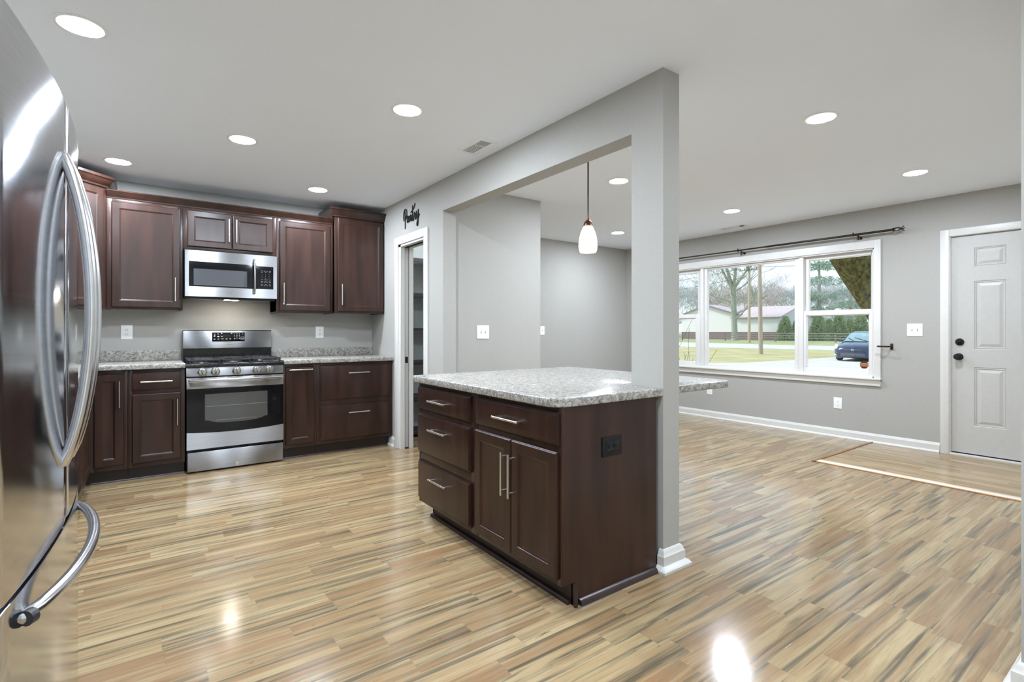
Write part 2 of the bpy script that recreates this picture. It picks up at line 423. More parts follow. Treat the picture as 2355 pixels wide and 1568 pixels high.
struct('baseboard_post', MB().sweep(pb, PBASE, -1), MT['trim'])
struct('baseboard_right', MB().sweep([(2.37, -1.39), (2.37, .378), (6.40, .378)], PBASE, 1), MT['trim'])

# ---------------- front door (door_1)
dr = MB(); ux = (XW + .022, .606, .030)
SLW, SLH = .916, 2.100
def door_slab(mb, o, W_, H_, panels, rec=.009):
    """flat slab with raised-and-fielded panels cut into a grid: built as strips round the panels"""
    x = o[0]; ys = sorted({0, W_} | {p[0] for p in panels} | {p[1] for p in panels}); zs = sorted({0, H_} | {p[2] for p in panels} | {p[3] for p in panels})
    for i in range(len(ys) - 1):
        for j in range(len(zs) - 1):
            cyy, cz = (ys[i] + ys[i + 1]) / 2, (zs[j] + zs[j + 1]) / 2
            if any(p[0] < cyy < p[1] and p[2] < cz < p[3] for p in panels): continue
            a, b, c, d = o[1] + ys[i], o[1] + ys[i + 1], o[2] + zs[j], o[2] + zs[j + 1]
            mb.add([(x, a, c), (x, b, c), (x, b, d), (x, a, d)], [(0, 1, 2, 3)])
    for p in panels:
        mb.rings(((x, o[1] + p[0], o[2] + p[2]), (0, 1, 0), (-1, 0, 0)), p[1] - p[0], p[3] - p[2],
                 [(0, 0), (.006, -.006), (.012, -.003), (.016, -rec), (.026, -rec), (.050, -.001)], back=False)
    mb.add([(x + .044, o[1] + a, o[2] + b) for a, b in ((0, 0), (W_, 0), (W_, H_), (0, H_))], [(0, 1, 2, 3)])
    for a, b in (((0, 0), (W_, 0)), ((W_, 0), (W_, H_)), ((W_, H_), (0, H_)), ((0, H_), (0, 0))):
        mb.add([(x, o[1] + a[0], o[2] + a[1]), (x, o[1] + b[0], o[2] + b[1]), (x + .044, o[1] + b[0], o[2] + b[1]), (x + .044, o[1] + a[0], o[2] + a[1])], [(0, 1, 2, 3)])
    return mb
pan = []
for y0, y1 in ((.516, .744), (.172, .400)):
    for z0, z1 in ((1.797, 1.979), (1.005, 1.659), (.268, .833)): pan.append((y0, y1, z0, z1))
door_slab(dr, ux, SLW, SLH, pan)
d1 = struct('door_1', dr, MT['doorw'], ang=12)
kb = MB().lathe([(.033, 0), (.033, -.004), (.028, -.008), (.014, -.012), (.013, -.030), (.024, -.038), (.031, -.050), (.030, -.062), (.022, -.070), (0, -.072)], (XW + .022, 1.461, .960), 24, 'X')
obj('door_knob', kb, MT['matblack'], d1)
obj('deadbolt', MB().lathe([(.034, 0), (.034, -.008), (.030, -.014), (.016, -.016), (.014, -.020), (0, -.021)], (XW + .022, 1.456, 1.104), 24, 'X').box(XW - .018, XW + .004, 1.443, 1.469, 1.100, 1.108, .002), MT['matblack'], d1)
obj('strike_plate', MB().box(XW + .006, XW + .012, 1.5235, 1.5295, .93, .99), MT['matblack'], d1)
def casing_x(mb, x, y0, y1, z1, w, t, bottom=0.0, dirn=-1):
    """flat three-sided door trim lying on a wall x = const"""
    xa, xb = x, x + dirn * t
    mb.box(xa, xb, y0 - w, y0, bottom, z1 + w, .004).box(xa, xb, y1, y1 + w, bottom, z1 + w, .004).box(xa, xb, y0, y1, z1, z1 + w, .004)
    return mb
mb = casing_x(MB(), XW, FY0, FY1, FZ1 - .008, .068, .018)
mb.box(XW - .004, XW + .14, FY1 - .010, FY1 + .004, 0, FZ1).box(XW - .004, XW + .14, FY0 - .004, FY0 + .002, 0, FZ1).box(XW - .004, XW + .14, FY0, FY1, FZ1 - .012, FZ1 + .004)
mb.box(XW + .066, XW + .10, FY0, FY1, 0, FZ1)
struct('trim_1', mb, MT['trim'])['label'] = 'white casing and jamb around the front door'
struct('trim_2', MB().box(XW - .012, XW + .12, FY0, FY1, 0, .018, .004), MT['trim'])['label'] = 'white threshold under the front door'
struct('trim_9', MB().box(XW + .024, XW + .06, FY0 + .006, FY1 - .008, .018, .0295), MT['matblack'])['label'] = 'black sweep along the bottom of the front door'

# ---------------- picture window (window_1): casing, sill and three sashes, glass
wn = MB()
cw = .062
wn.box(XW, XW - .020, WY0 - cw, WY0, .700, 2.197, .003).box(XW, XW - .020, WY1, WY1 + cw, .700, 2.197, .003).box(XW, XW - .020, WY0, WY1, 2.112, 2.197, .003)
for a, b, c, d in ((WY0, WY0 + .016, WZ0, WZ1), (WY1 - .016, WY1, WZ0, WZ1), (WY0, WY1, WZ1 - .016, WZ1), (WY0, WY1, WZ0 - .004, WZ0 + .014)):
    wn.box(XW - .004, XW + .155, a, b, c, d)
w1 = struct('window_1', wn, MT['vinyl'])
obj('window_sill', MB().box(XW - .050, XW + .05, WY0 - cw - .008, WY1 + cw + .008, .682, .702, .005).box(XW - .022, XW, WY0 - cw, WY1 + cw, .614, .683, .004).box(XW - .030, XW, WY0 - cw, WY1 + cw, .668, .683, .004), MT['vinyl'], w1)
def sash(name, y0, y1, z0, z1, gy0, gy1, gz0, gz1, x0, x1, gx):
    m = MB()
    for a, b, c, d in ((y0, gy0, z0, z1), (gy1, y1, z0, z1), (gy0, gy1, z0, gz0), (gy0, gy1, gz1, z1)): m.box(x0, x1, a, b, c, d, .004)
    # glazing bead
    t = .008
    for a, b, c, d in ((gy0, gy0 + t, gz0, gz1), (gy1 - t, gy1, gz0, gz1), (gy0, gy1, gz0, gz0 + t), (gy0, gy1, gz1 - t, gz1)): m.box(x0 + .012, gx + .004, a, b, c, d)
    s_ = obj(name, m, MT['vinyl'], w1)
    obj('glass_pane', MB().box(gx, gx + .004, gy0 + .001, gy1 - .001, gz0 + .001, gz1 - .001), MT['glass'], s_, smooth=False)
    return s_
k1, k2, k3 = 1.0078, 1.0109, 1.0047
zz = lambda z, k: CAM_H + (z - CAM_H) * k
obj('mullion', MB().box(XW + .010, XW + .14, 2.905, 2.955, WZ0, WZ1, .004), MT['vinyl'], w1)
obj('mullion', MB().box(XW + .010, XW + .14, 4.255, 4.305, WZ0, WZ1, .004), MT['vinyl'], w1)
sash('fixed_sash', 2.955, 4.255, WZ0 + .012, WZ1 - .014, 2.982 * k1 + .005, 4.168 * k1 + .010, zz(.752, k1), zz(2.070, k1), XW + .030, XW + .085, XW + .060)
sash('upper_sash', 2.178, 2.905, 1.405, WZ1 - .014, 2.189 * k2, 2.831 * k2, zz(1.444, k2), zz(2.046, k2), XW + .062, XW + .105, XW + .080)
sash('lower_sash', 2.178, 2.905, WZ0 + .012, 1.452, 2.203 * k1, 2.852 * k1, zz(.782, k1), zz(1.393, k1), XW + .020, XW + .060, XW + .045)
sash('upper_sash', 4.305, 4.972, 1.405, WZ1 - .014, 4.329 * k2, 4.925, zz(1.436, k2), zz(2.042, k2), XW + .062, XW + .105, XW + .080)
sash('lower_sash', 4.305, 4.972, WZ0 + .012, 1.452, 4.353 * k1, 4.93, zz(.770, k1), zz(1.394, k1), XW + .020, XW + .060, XW + .045)
for y in (2.54, 4.64):
    obj('sash_lock', MB().box(XW + .028, XW + .060, y - .03, y + .03, 1.452, 1.462, .003).box(XW + .034, XW + .05, y - .012, y + .02, 1.462, 1.472, .003), MT['vinyl'], w1)
# security sticker on the right lower pane
oc = [(.045 * math.cos(PI / 8 + i * PI / 4), .046 * math.sin(PI / 8 + i * PI / 4)) for i in range(8)]
sx, sy, sz = XW + .0445, 2.276, .836
m = MB(); m.add([(sx, sy + a, sz + b) for a, b in oc] + [(sx - .0012, sy + a, sz + b) for a, b in oc], [tuple(range(8)), tuple(range(8, 16))] + [(i, (i + 1) % 8, 8 + (i + 1) % 8, 8 + i) for i in range(8)])
m.v = [(x - .001, y, z) for x, y, z in m.v]
stk = tag(obj('window_sticker', m, pm('sticker_black', srgb(34, 26, 20), srgb(48, 34, 24), 30, .5), smooth=False), 'small black octagonal sticker with a copper band on the lower right window pane', 'sticker')
obj('band', MB().box(sx - .0034, sx - .0026, sy - .040, sy + .040, sz - .019, sz + .019), pm('sticker_copper', srgb(170, 110, 66), srgb(182, 122, 76), 60, .5), stk)
m = MB()
for i in range(4): m.box(sx - .0042, sx - .0036, sy - .026 + i * .0145, sy - .016 + i * .0145, sz - .009, sz + .009)
obj('lettering', m, pm('sticker_red', srgb(176, 82, 44), None, 30, .5), stk)

# ---------------- pantry doorway: casing, split jamb, pocket door
struct('trim_3', casing_x(MB(), PX0, DY0, DY1, DZ - .004, .078, .018), MT['trim'])['label'] = 'white casing around the pantry doorway'
jm = MB()
jm.box(PX0 - .004, PX0 + .040, DY1 - .048, DY1 + .002, 0, DZ).box(PX0 + .092, PX1 + .006, DY1 - .048, DY1 + .002, 0, DZ)
jm.box(PX0 - .004, PX1 + .006, DY0 - .002, DY0 + .016, 0, DZ)
jm.box(PX0 - .004, PX0 + .040, DY0, DY1, DZ - .026, DZ + .002).box(PX0 + .092, PX1 + .006, DY0, DY1, DZ - .026, DZ + .002)
struct('trim_4', jm, MT['trim'])['label'] = 'white split jamb of the pantry pocket doorway'
pdm = MB().box(PX0 + .046, PX0 + .084, DY1 - .040, 5.62, .012, 2.070, .002)
pdoor = struct('door_2', pdm, MT['doorw'])
obj('edge_pull', MB().box(PX0 + .048, PX0 + .078, DY1 - .0435, DY1 - .040, .880, .945, .001), MT['matblack'], pdoor)
obj('floor_guide', MB().box(PX0 + .048, PX0 + .082, DY1 - .050, DY1 - .010, 0, .012), MT['matblack'], pdoor)
struct('trim_5', MB().box(PX0 + .042, PX0 + .090, DY0, DY1, DZ - .022, DZ), MT['matblack'])['label'] = 'black track over the pantry doorway'

# ---------------- foyer floor and reducer strips
struct('floor_foyer', MB().box(5.115, XW, .378, 2.165, 0, .003), MT['foyer'], origin=(5.1, 0, 0))
tag(obj('transition_strip', MB().prism([(5.02, 2.166), (6.40, 2.166), (6.40, 2.196), (5.02, 2.196)], 0.0, .010, .003), MT['redstrip']), 'brown wood reducer strip on the far edge of the entry floor, meeting the window wall', 'floor strip')
m = MB().box(5.045, 5.130, .382, 2.164, 0, .008, .003)
ts = tag(obj('transition_strip', m, MT['palestrip']), 'long pale reducer strip along the near edge of the entry floor', 'floor strip')
obj('edge_bead', MB().box(5.028, 5.046, .382, 2.16, 0, .006, .002), MT['tstrip'], ts)

# ================================================================== LIGHTING
def downlight(x, y, label, cat='light', group='round recessed ceiling lights'):
    t = thing('recessed_light', label, cat, (x, y, ZC), group)
    obj('trim_ring', MB().lathe([(.079, -.0005), (.097, -.0005), (.097, -.0020), (.090, -.0038), (.0815, -.0042), (.079, -.002)], (x, y, ZC), 40), MT['plastic'], t)
    obj('lens', MB().lathe([(.0805, -.0015), (.0790, -.0042), (.060, -.0052), (0, -.0056)], (x, y, ZC), 40), MT['lens'], t)
    return t
L0 = downlight(-.227, 2.909, 'round recessed ceiling light above the refrigerator, largest in the picture')
for x, y, lab in ((-.169, 5.056, 'recessed ceiling light in front of the diagonal corner cabinet beside the refrigerator'),
                  (.553, 3.973, 'recessed ceiling light out in front of the microwave and range'),
                  (1.286, 2.858, 'recessed ceiling light nearest the kitchen ceiling vent'),
                  (1.325, 4.962, 'small recessed ceiling light by the tall wall cabinet next to the pantry sign'),
                  (3.433, 1.445, 'largest recessed ceiling light right of the gray post'),
                  (5.266, 1.479, 'recessed ceiling light closest to the white front door'),
                  (3.417, 3.106, 'recessed ceiling light seen through the pass-through, just right of the pendant cord'),
                  (5.207, 4.748, 'small recessed ceiling light right of the pendant shade, near the far corner'),
                  (5.291, 3.146, 'recessed ceiling light near the ceiling vent over the picture window')):
    dup(L0, (x, y, ZC), lab)
for x, y in ((.55, -.55), (1.75, -.55), (.75, 1.0)):  # unseen fill lamps, added to brighten the cabinet fronts and the refrigerator
    dup(L0, (x, y, ZC), 'added unseen recessed ceiling light filling the kitchen from out of view')

# pendant lamp over the bar
px_, py_ = 2.50, 2.555
pl = thing('pendant_lamp', 'bronze pendant lamp with an egg-shaped speckled glass shade over the island', 'pendant lamp', (px_, py_, ZC))
obj('ceiling_canopy', MB().lathe([(.06, 0), (.06, -.012), (.045, -.022), (.012, -.028), (0, -.028)], (px_, py_, ZC), 28), MT['bronze'], pl)
obj('cord', MB().tube([(px_, py_, ZC - .027), (px_ + .001, py_, 2.3), (px_, py_, 2.005)], .0048, 8), MT['bronze'], pl)
obj('socket_cap', MB().lathe([(0, 2.012), (.007, 2.010), (.008, 1.985), (.010, 1.980), (.020, 1.974), (.029, 1.960), (.0325, 1.944), (.0325, 1.938), (.0, 1.938)], (px_, py_, 0), 28), MT['copper'], pl)
def shade_mat():
    m = bpy.data.materials.new('speckled_lit_glass'); m.use_nodes = True
    n = m.node_tree.nodes; L = m.node_tree.links; b = n['Principled BSDF']
    t = n.new('ShaderNodeTexCoord'); nz = n.new('ShaderNodeTexNoise'); nz.inputs['Scale'].default_value = 70; nz.inputs['Detail'].default_value = 3
    L.new(t.outputs['Object'], nz.inputs[0])
    r = n.new('ShaderNodeValToRGB'); L.new(nz.outputs['Fac'], r.inputs[0]); e = r.color_ramp.elements
    e[0].position = .60; e[0].color = (.95, .88, .70, 1); e[1].position = .72; e[1].color = (.50, .36, .18, 1)
    L.new(r.outputs[0], b.inputs['Base Color']); b.inputs['Roughness'].default_value = .25
    L.new(r.outputs[0], b.inputs['Emission Color']); b.inputs['Emission Strength'].default_value = 1.25
    return m
sp = [(.030, 1.940), (.038, 1.925), (.051, 1.893), (.060, 1.858), (.0645, 1.822), (.0655, 1.800), (.063, 1.778), (.057, 1.760), (.054, 1.757), (.054, 1.760), (.060, 1.780), (.0625, 1.800), (.0615, 1.822), (.057, 1.858), (.048, 1.893), (.035, 1.925), (.027, 1.938)]
obj('glass_shade', MB().lathe(sp, (px_, py_, 0), 36), shade_mat(), pl)
obj('bulb', MB().lathe([(0, 1.905), (.012, 1.900), (.014, 1.880), (.026, 1.850), (.030, 1.825), (.024, 1.803), (0, 1.796)], (px_, py_, 0), 20), emis('bulb_glow', (1, .9, .72, 1), 22), pl)

# ceiling vents
def vent(name, label, x0, x1, y0, y1, split, w):
    t = thing(name, label, 'vent', ((x0 + x1) / 2, (y0 + y1) / 2, ZC), 'ceiling air vents')
    m = MB(); f = w
    for a, b, c, d in ((x0, x1, y0, y0 + f), (x0, x1, y1 - f, y1), (x0, x0 + f, y0 + f, y1 - f), (x1 - f, x1, y0 + f, y1 - f)): m.box(a, b, c, d, ZC - .005, ZC, .002)
    obj('frame', m, MT['plastic'], t)
    obj('duct', MB().box(x0 + f, x1 - f, y0 + f, y1 - f, ZC - .0012, ZC - .0004), MT['dark'], t)
    return t
v = vent('ceiling_vent', 'white kitchen ceiling vent with a black two-part grille beside the beam', 1.868, 2.030, 2.965, 3.290, .5, .036)
m = MB()
for i in range(7): m.box(1.908 + i * .0135, 1.913 + i * .0135, 3.100, 3.252, ZC - .005, ZC - .001)
m.box(1.904, 1.994, 3.090, 3.102, ZC - .006, ZC - .001)
for i in range(8): m.box(1.904, 1.994, 3.008 + i * .0105, 3.010 + i * .0105, ZC - .004, ZC - .001)
obj('louver', m, MT['plastic'], v)
v = vent('ceiling_vent', 'flat white ceiling vent close to the wall above the picture window', 6.07, 6.20, 3.45, 3.80, .5, .03)
m = MB()
for i in range(10): m.box(6.10, 6.17, 3.545 + i * .021, 3.560 + i * .021, ZC - .005, ZC - .001)
obj('louver', m, MT['plastic'], v)

# ================================================================== CABINETRY
DR = .020                                    # door thickness
DOOR_RL = [(0, -DR), (0, -.008), (.002, -.006), (.003, -.003), (.007, 0), (.052, 0), (.054, -.002), (.057, -.003), (.064, -.0075), (.068, -.008)]
SLAB_RL = [(0, -DR), (0, -.011), (.004, -.010), (.005, -.006), (.010, -.005), (.011, -.001), (.016, 0)]
def bar_pull(mb, c, ax, n, length, r=.0062, off=.030):
    c, ax, n = Vector(c), Vector(ax), Vector(n); h = length / 2
    mb.tube([c + n * off - ax * h, c + n * off + ax * h], r, 12)
    for s_ in (-1, 1):
        q = c + ax * (s_ * (h - .022)); mb.tube([q - n * .0005, q + n * off], r * .72, 8)
    return mb
def front(kind, parent, o, u, n, w, h, pull=None, pname='door', rail=None):
    """door or drawer front on frame (o,u,n); pull = (a, b, orient, length) in the front's own plane"""
    rl = DOOR_RL if kind == 'panel' else SLAB_RL
    o = Vector(o) + Vector(n) * DR          # the front stands proud of the face frame
    d = obj(pname, MB().rings((o, u, n), w, h, rl), MT['wood'], parent, ang=20)
    if pull:
        a, b, orient, ln = pull
        c = Vector(o) + Vector(u) * a + Vector((0, 0, b))
        hd = obj('handle', bar_pull(MB(), c, u if orient == 'h' else (0, 0, 1), n, ln), MT['chrome'], d)
    return d
UX, NY = (1, 0, 0), (0, -1, 0)

# --- wall cabinets
def wall_cab(label, x0, x1, yf, z0, z1, name='wall_cabinet'):
    t = thing(name, label, 'cabinet', ((x0 + x1) / 2, 5.70, z0))
    m = MB().box(x0, x1, yf + .02, 5.699, z0 + .012, z1)
    st = .036
    for a, b, c, d in ((x0, x0 + st, z0, z1), (x1 - st, x1, z0, z1), (x0 + st, x1 - st, z0, z0 + st), (x0 + st, x1 - st, z1 - st, z1)): m.box(a, b, yf, yf + .022, c, d, .001)
    m.box(x0, x0 + .016, yf + .02, 5.699, z0, z1).box(x1 - .016, x1, yf + .02, 5.699, z0, z1)
    obj('body', m, MT['wood'], t)
    return t
UF = 5.395
t = wall_cab('large single-door dark wall cabinet left of the microwave', -.258, .274, UF, 1.395, 2.318)
front('panel', t, (-.226, UF, 1.413), UX, NY, .482, .880, (.443, .162, 'v', .208))
t = wall_cab('short dark two-door wall cabinet directly above the microwave', .276, 1.044, UF, 1.945, 2.318)
front('panel', t, (.309, UF, 1.970), UX, NY, .352, .326, (.325, .170, 'v', .212))
front('panel', t, (.665, UF, 1.970), UX, NY, .350, .326, (.030, .170, 'v', .212))
t = wall_cab('dark single-door wall cabinet right of the microwave, shorter of the right-hand pair', 1.046, 1.598, UF, 1.391, 2.318)
front('panel', t, (1.074, UF, 1.413), UX, NY, .490, .883, (.033, .164, 'v', .212))
U4F = 5.330
t = wall_cab('tall dark wall cabinet with its own crown at the right end, against the pantry wall', 1.590, 2.123, U4F, 1.395, 2.402)
front('panel', t, (1.620, U4F, 1.415), UX, NY, .492, .970, (.034, .172, 'v', .216))
CROWN = [(0, 0), (.012, 0), (.014, .012), (.020, .016), (.044, .050), (.048, .056), (.056, .060), (.058, .078), (0, .078)]
def crownz(z, pr=CROWN, s=1.0): return [(a * s, z + b * s) for a, b in pr]
obj('crown_molding', MB().sweep([(1.590, 5.698), (1.590, U4F), (2.123, U4F)], crownz(2.396, s=1.1), -1), MT['wood'], t)
# one crown running over the three lower cabinets
m = MB().sweep([(-.257, UF + .002), (1.589, UF + .002)], [(-.05, 2.3185), (.006, 2.3185), (.008, 2.332), (.014, 2.336), (.034, 2.372), (.040, 2.376), (.042, 2.386), (-.05, 2.386)], -1)
tag(obj('crown_molding', m, MT['wood']), 'long dark crown molding running over the cabinets either side of the microwave', 'molding')
# diagonal corner cabinet
c0 = thing('corner_wall_cabinet', 'tall diagonal dark wall cabinet in the corner, half hidden by the refrigerator', 'cabinet', (-.55, 5.40, 1.395))
poly = [(-.948, 5.699), (-.260, 5.699), (-.260, 5.392), (-.642, 5.010), (-.948, 5.010)]
obj('body', MB().prism(poly, 1.397, 2.402), MT['wood'], c0)
r2 = math.sqrt(.5)
front('panel', c0, (-.615, 5.037, 1.415), (r2, r2, 0), (r2, -r2, 0), .468, .968, None)
obj('crown_molding', MB().sweep([(-.948, 5.010), (-.642, 5.010), (-.260, 5.392), (-.260, 5.698)], crownz(2.396, s=1.1), -1), MT['wood'], c0)

# --- base cabinets on the range wall
BF = 5.10
def base_cab(label, x0, x1, stiles, rails, name='base_cabinet'):
    t = thing(name, label, 'cabinet', ((x0 + x1) / 2, 5.4, 0))
    m = MB().box(x0, x1, BF + .02, 5.699, .115, .899)
    for a, b in stiles: m.box(a, b, BF, BF + .022, .108, .899, .001)
    for a, b, c, d in rails: m.box(a, b, BF + .001, BF + .022, c, d, .001)
    obj('body', m, MT['wood'], t)
    obj('toe_kick', MB().box(x0, x1, BF + .075, BF + .09, 0, .115), MT['toe'], t)
    obj('shoe_molding', MB().sweep([(x0, BF + .075), (x1, BF + .075)], [(0, 0), (.016, 0), (.015, .007), (.010, .013), (0, .016)], -1), MT['shoe'], t)
    return t
t = base_cab('narrow corner base cabinet with a single tall door, next to the refrigerator', -.400, -.112, [(-.400, -.322), (-.142, -.112)], [(-.4, -.112, .108, .15), (-.4, -.112, .862, .899)])
front('panel', t, (-.322, BF, .144), UX, NY, .184, .724, (.158, .565, 'v', .212))
t = base_cab('base cabinet with one drawer over one door, left of the range', -.110, .274, [(-.110, -.082), (.240, .274)], [(-.11, .274, .108, .15), (-.11, .274, .695, .735), (-.11, .274, .862, .899)])
front('slab', t, (-.087, BF, .728), UX, NY, .329, .141, (.166, .070, 'h', .212), 'drawer')
front('panel', t, (-.084, BF, .144), UX, NY, .330, .555, (.302, .394, 'v', .216))
t = base_cab('narrow pull-out base cabinet right of the range with a horizontal bar pull', 1.048, 1.350, [(1.048, 1.072), (1.322, 1.350)], [(1.048, 1.35, .108, .15), (1.048, 1.35, .862, .899)])
front('panel', t, (1.067, BF, .140), UX, NY, .258, .731, (.131, .704, 'h', .210), 'pull_out_front')
t = base_cab('wide base cabinet with two deep drawers beside the pantry doorway', 1.352, 2.123, [(1.352, 1.388), (2.096, 2.123)], [(1.352, 2.123, .108, .15), (1.352, 2.123, .475, .535), (1.352, 2.123, .862, .899)])
front('slab', t, (1.382, BF, .532), UX, NY, .716, .336, (.371, .261, 'h', .216), 'drawer')
front('slab', t, (1.382, BF, .138), UX, NY, .718, .338, (.371, .259, 'h', .216), 'drawer')
# left run toward the refrigerator
t = thing('base_cabinet', 'dark base cabinet run along the left wall, glimpsed past the refrigerator', 'cabinet', (-.64, 3.6, 0))
LX = -.352
m = MB().box(-.949, LX, 2.24, 5.098, .115, .899)
obj('body', m, MT['wood'], t)
obj('toe_kick', MB().box(LX - .09, LX - .075, 2.24, 5.098, 0, .115), MT['toe'], t)
for i in range(5):
    y0 = 2.27 + i * .545
    front('panel', t, (LX, y0 + .505, .144), (0, -1, 0), (1, 0, 0), .50, .72, (.46, .56, 'v', .21) if i < 4 else None)

# --- countertops
def round_poly(pts, rad):
    out = []; n = len(pts)
    for i, p in enumerate(pts):
        r = rad.get(i, 0); P = Vector(p)
        if not r: out.append(tuple(p)); continue
        a = (Vector(pts[i - 1]) - P).normalized(); b = (Vector(pts[(i + 1) % n]) - P).normalized()
        s0, s1 = P + a * r, P + b * r
        for k in range(9):
            q = k / 8; out.append(tuple((1 - q) ** 2 * s0 + 2 * q * (1 - q) * P + q * q * s1))
    return out
CT = [(-.9495, 2.24), (-.315, 2.24), (-.315, 5.056), (.2745, 5.056), (.2745, 5.6995), (-.9495, 5.6995)]
t = tag(obj('countertop', MB().prism(CT, .900, .941, .007), MT['counter']), 'L-shaped gray granite-look countertop left of the range', 'countertop')
obj('backsplash', MB().box(-.9295, .2745, 5.680, 5.6995, .941, 1.034, .003).box(-.9495, -.930, 2.24, 5.6995, .941, 1.034, .003), MT['counter'], t)
t = tag(obj('countertop', MB().prism([(1.0475, 5.056), (2.1235, 5.056), (2.1235, 5.6995), (1.0475, 5.6995)], .900, .941, .007), MT['counter']), 'straight gray granite-look countertop between the range and the pantry wall', 'countertop')
obj('backsplash', MB().box(1.0475, 2.1235, 5.680, 5.6995, .941, 1.026, .003), MT['counter'], t)

# --- island
ix, IF = 1.455, 1.435
isl = thing('island_cabinet', 'dark kitchen island cabinet with drawers and doors under the granite-look top', 'island', (1.78, 2.34, 0))
m = MB().box(ix + .02, 2.118, 1.862, 3.044, .115, .878).box(ix + .02, 2.085, 1.668, 1.862, .115, .878)
for a, b in ((1.648, 1.672), (2.322, 2.392), (3.030, 3.046)): m.box(ix, ix + .022, a, b, .105, .878, .001)
for a, b, c, d in ((1.672, 2.322, .105, .145), (1.672, 2.322, .675, .722), (1.672, 2.322, .848, .878), (2.392, 3.03, .105, .145), (2.392, 3.03, .372, .44), (2.392, 3.03, .678, .714), (2.392, 3.03, .846, .878)):
    m.box(ix + .001, ix + .022, a, b, c, d, .001)
obj('body', m, MT['wood'], isl)
# end panel with its toe notch
ep = [(ix + .0225, .105), (1.530, .105), (1.530, 0), (2.088, 0), (2.088, .878), (ix + .0225, .878)]
m = MB(); n_ = len(ep); m.add([(a, 1.648, b) for a, b in ep] + [(a, 1.668, b) for a, b in ep], [tuple(range(n_)), tuple(range(n_, 2 * n_))[::-1]] + [(i, (i + 1) % n_, n_ + (i + 1) % n_, n_ + i) for i in range(n_)])
obj('end_panel', m, MT['wood'], isl)
obj('toe_kick', MB().box(1.530, 1.545, 1.66, 3.0, 0, .115).box(1.530, 2.1, 2.985, 3.0, 0, .115), MT['toe'], isl)
QR = [(0, 0), (.020, 0), (.019, .009), (.013, .017), (0, .021)]
obj('shoe_molding', MB().sweep([(1.530, 3.0), (1.530, 1.672)], QR, -1), MT['shoe'], isl)
obj('shoe_molding', MB().sweep([(1.556, 1.648), (2.078, 1.648)], [(0, 0), (.022, 0), (.018, .016), (.010, .024), (0, .027)], -1), MT['shoe'], isl)
obj('corner_trim', MB().tube([(1.530, 1.640, 0), (1.530, 1.640, .098)], .0095, 10), MT['shoe'], isl)
UI, NI = (0, -1, 0), (-1, 0, 0)
front('slab', isl, (ix, 3.040, .710), UI, NI, .657, .142, (.318, .069, 'h', .224), 'drawer')
front('slab', isl, (ix, 3.040, .435), UI, NI, .657, .247, (.316, .166, 'h', .216), 'drawer')
front('slab', isl, (ix, 3.034, .133), UI, NI, .652, .243, (.320, .166, 'h', .221), 'drawer')
front('slab', isl, (ix, 2.326, .714), UI, NI, .668, .142, (.318, .068, 'h', .216), 'drawer')
front('panel', isl, (ix, 2.330, .132), UI, NI, .330, .552, (.292, .383, 'v', .210))
front('panel', isl, (ix, 1.995, .132), UI, NI, .331, .552, (.018, .383, 'v', .210))
TP = [(1.412, 3.086), (1.412, 1.634), (2.1235, 1.634), (2.1235, 1.8415), (2.2565, 1.8415), (2.2565, 1.668), (2.812, 1.668), (2.812, 3.086)]
tag(obj('island_countertop', MB().prism(round_poly(TP, {0: .05, 1: .11, 6: .07, 7: .05}), .879, .920, .007), MT['counter']), 'large granite-look island top with rounded corners, wrapping round the gray post', 'countertop')
# outlet on the island end
t = thing('outlet', 'black outlet plate on the end panel of the island', 'outlet', (1.765, 1.648, .63))
obj('cover_plate', MB().box(1.700, 1.830, 1.6425, 1.6475, .630, .720, .002), MT['matblack'], t)
obj('receptacle', MB().box(1.727, 1.803, 1.6405, 1.643, .652, .698, .001).lathe([(.012, 0), (.012, -.003), (0, -.003)], (1.748, 1.6405, .675), 16, 'Y').lathe([(.012, 0), (.012, -.003), (0, -.003)], (1.783, 1.6405, .675), 16, 'Y'), MT['black'], t)

# ================================================================== RANGE
RX0, RX1, RF = .283, 1.044, 5.07
rg = thing('gas_range', 'stainless steel gas range with black cooktop between the base cabinets', 'stove', ((RX0 + RX1) / 2, 5.37, 0))
obj('body', MB().box(RX0 + .004, RX1 - .004, RF + .05, 5.690, .035, .905).box(RX0 + .02, RX1 - .02, RF + .03, 5.6, .012, .04), MT['black'], rg)
for x in (RX0 + .05, RX1 - .05):
    for y in (RF + .06, 5.62): obj('foot', MB().lathe([(.014, 0), (.014, .014), (.008, .016), (.008, .036)], (x, y, 0), 12), MT['black'], rg)
dw = obj('drawer', MB().box(RX0 + .007, RX1 - .004, RF, RF + .05, .014, .178, .006), MT['steel'], rg)
def oven_profile(x): return .330 + .020 * ((x - (RX0 + RX1) / 2) / .38) ** 2
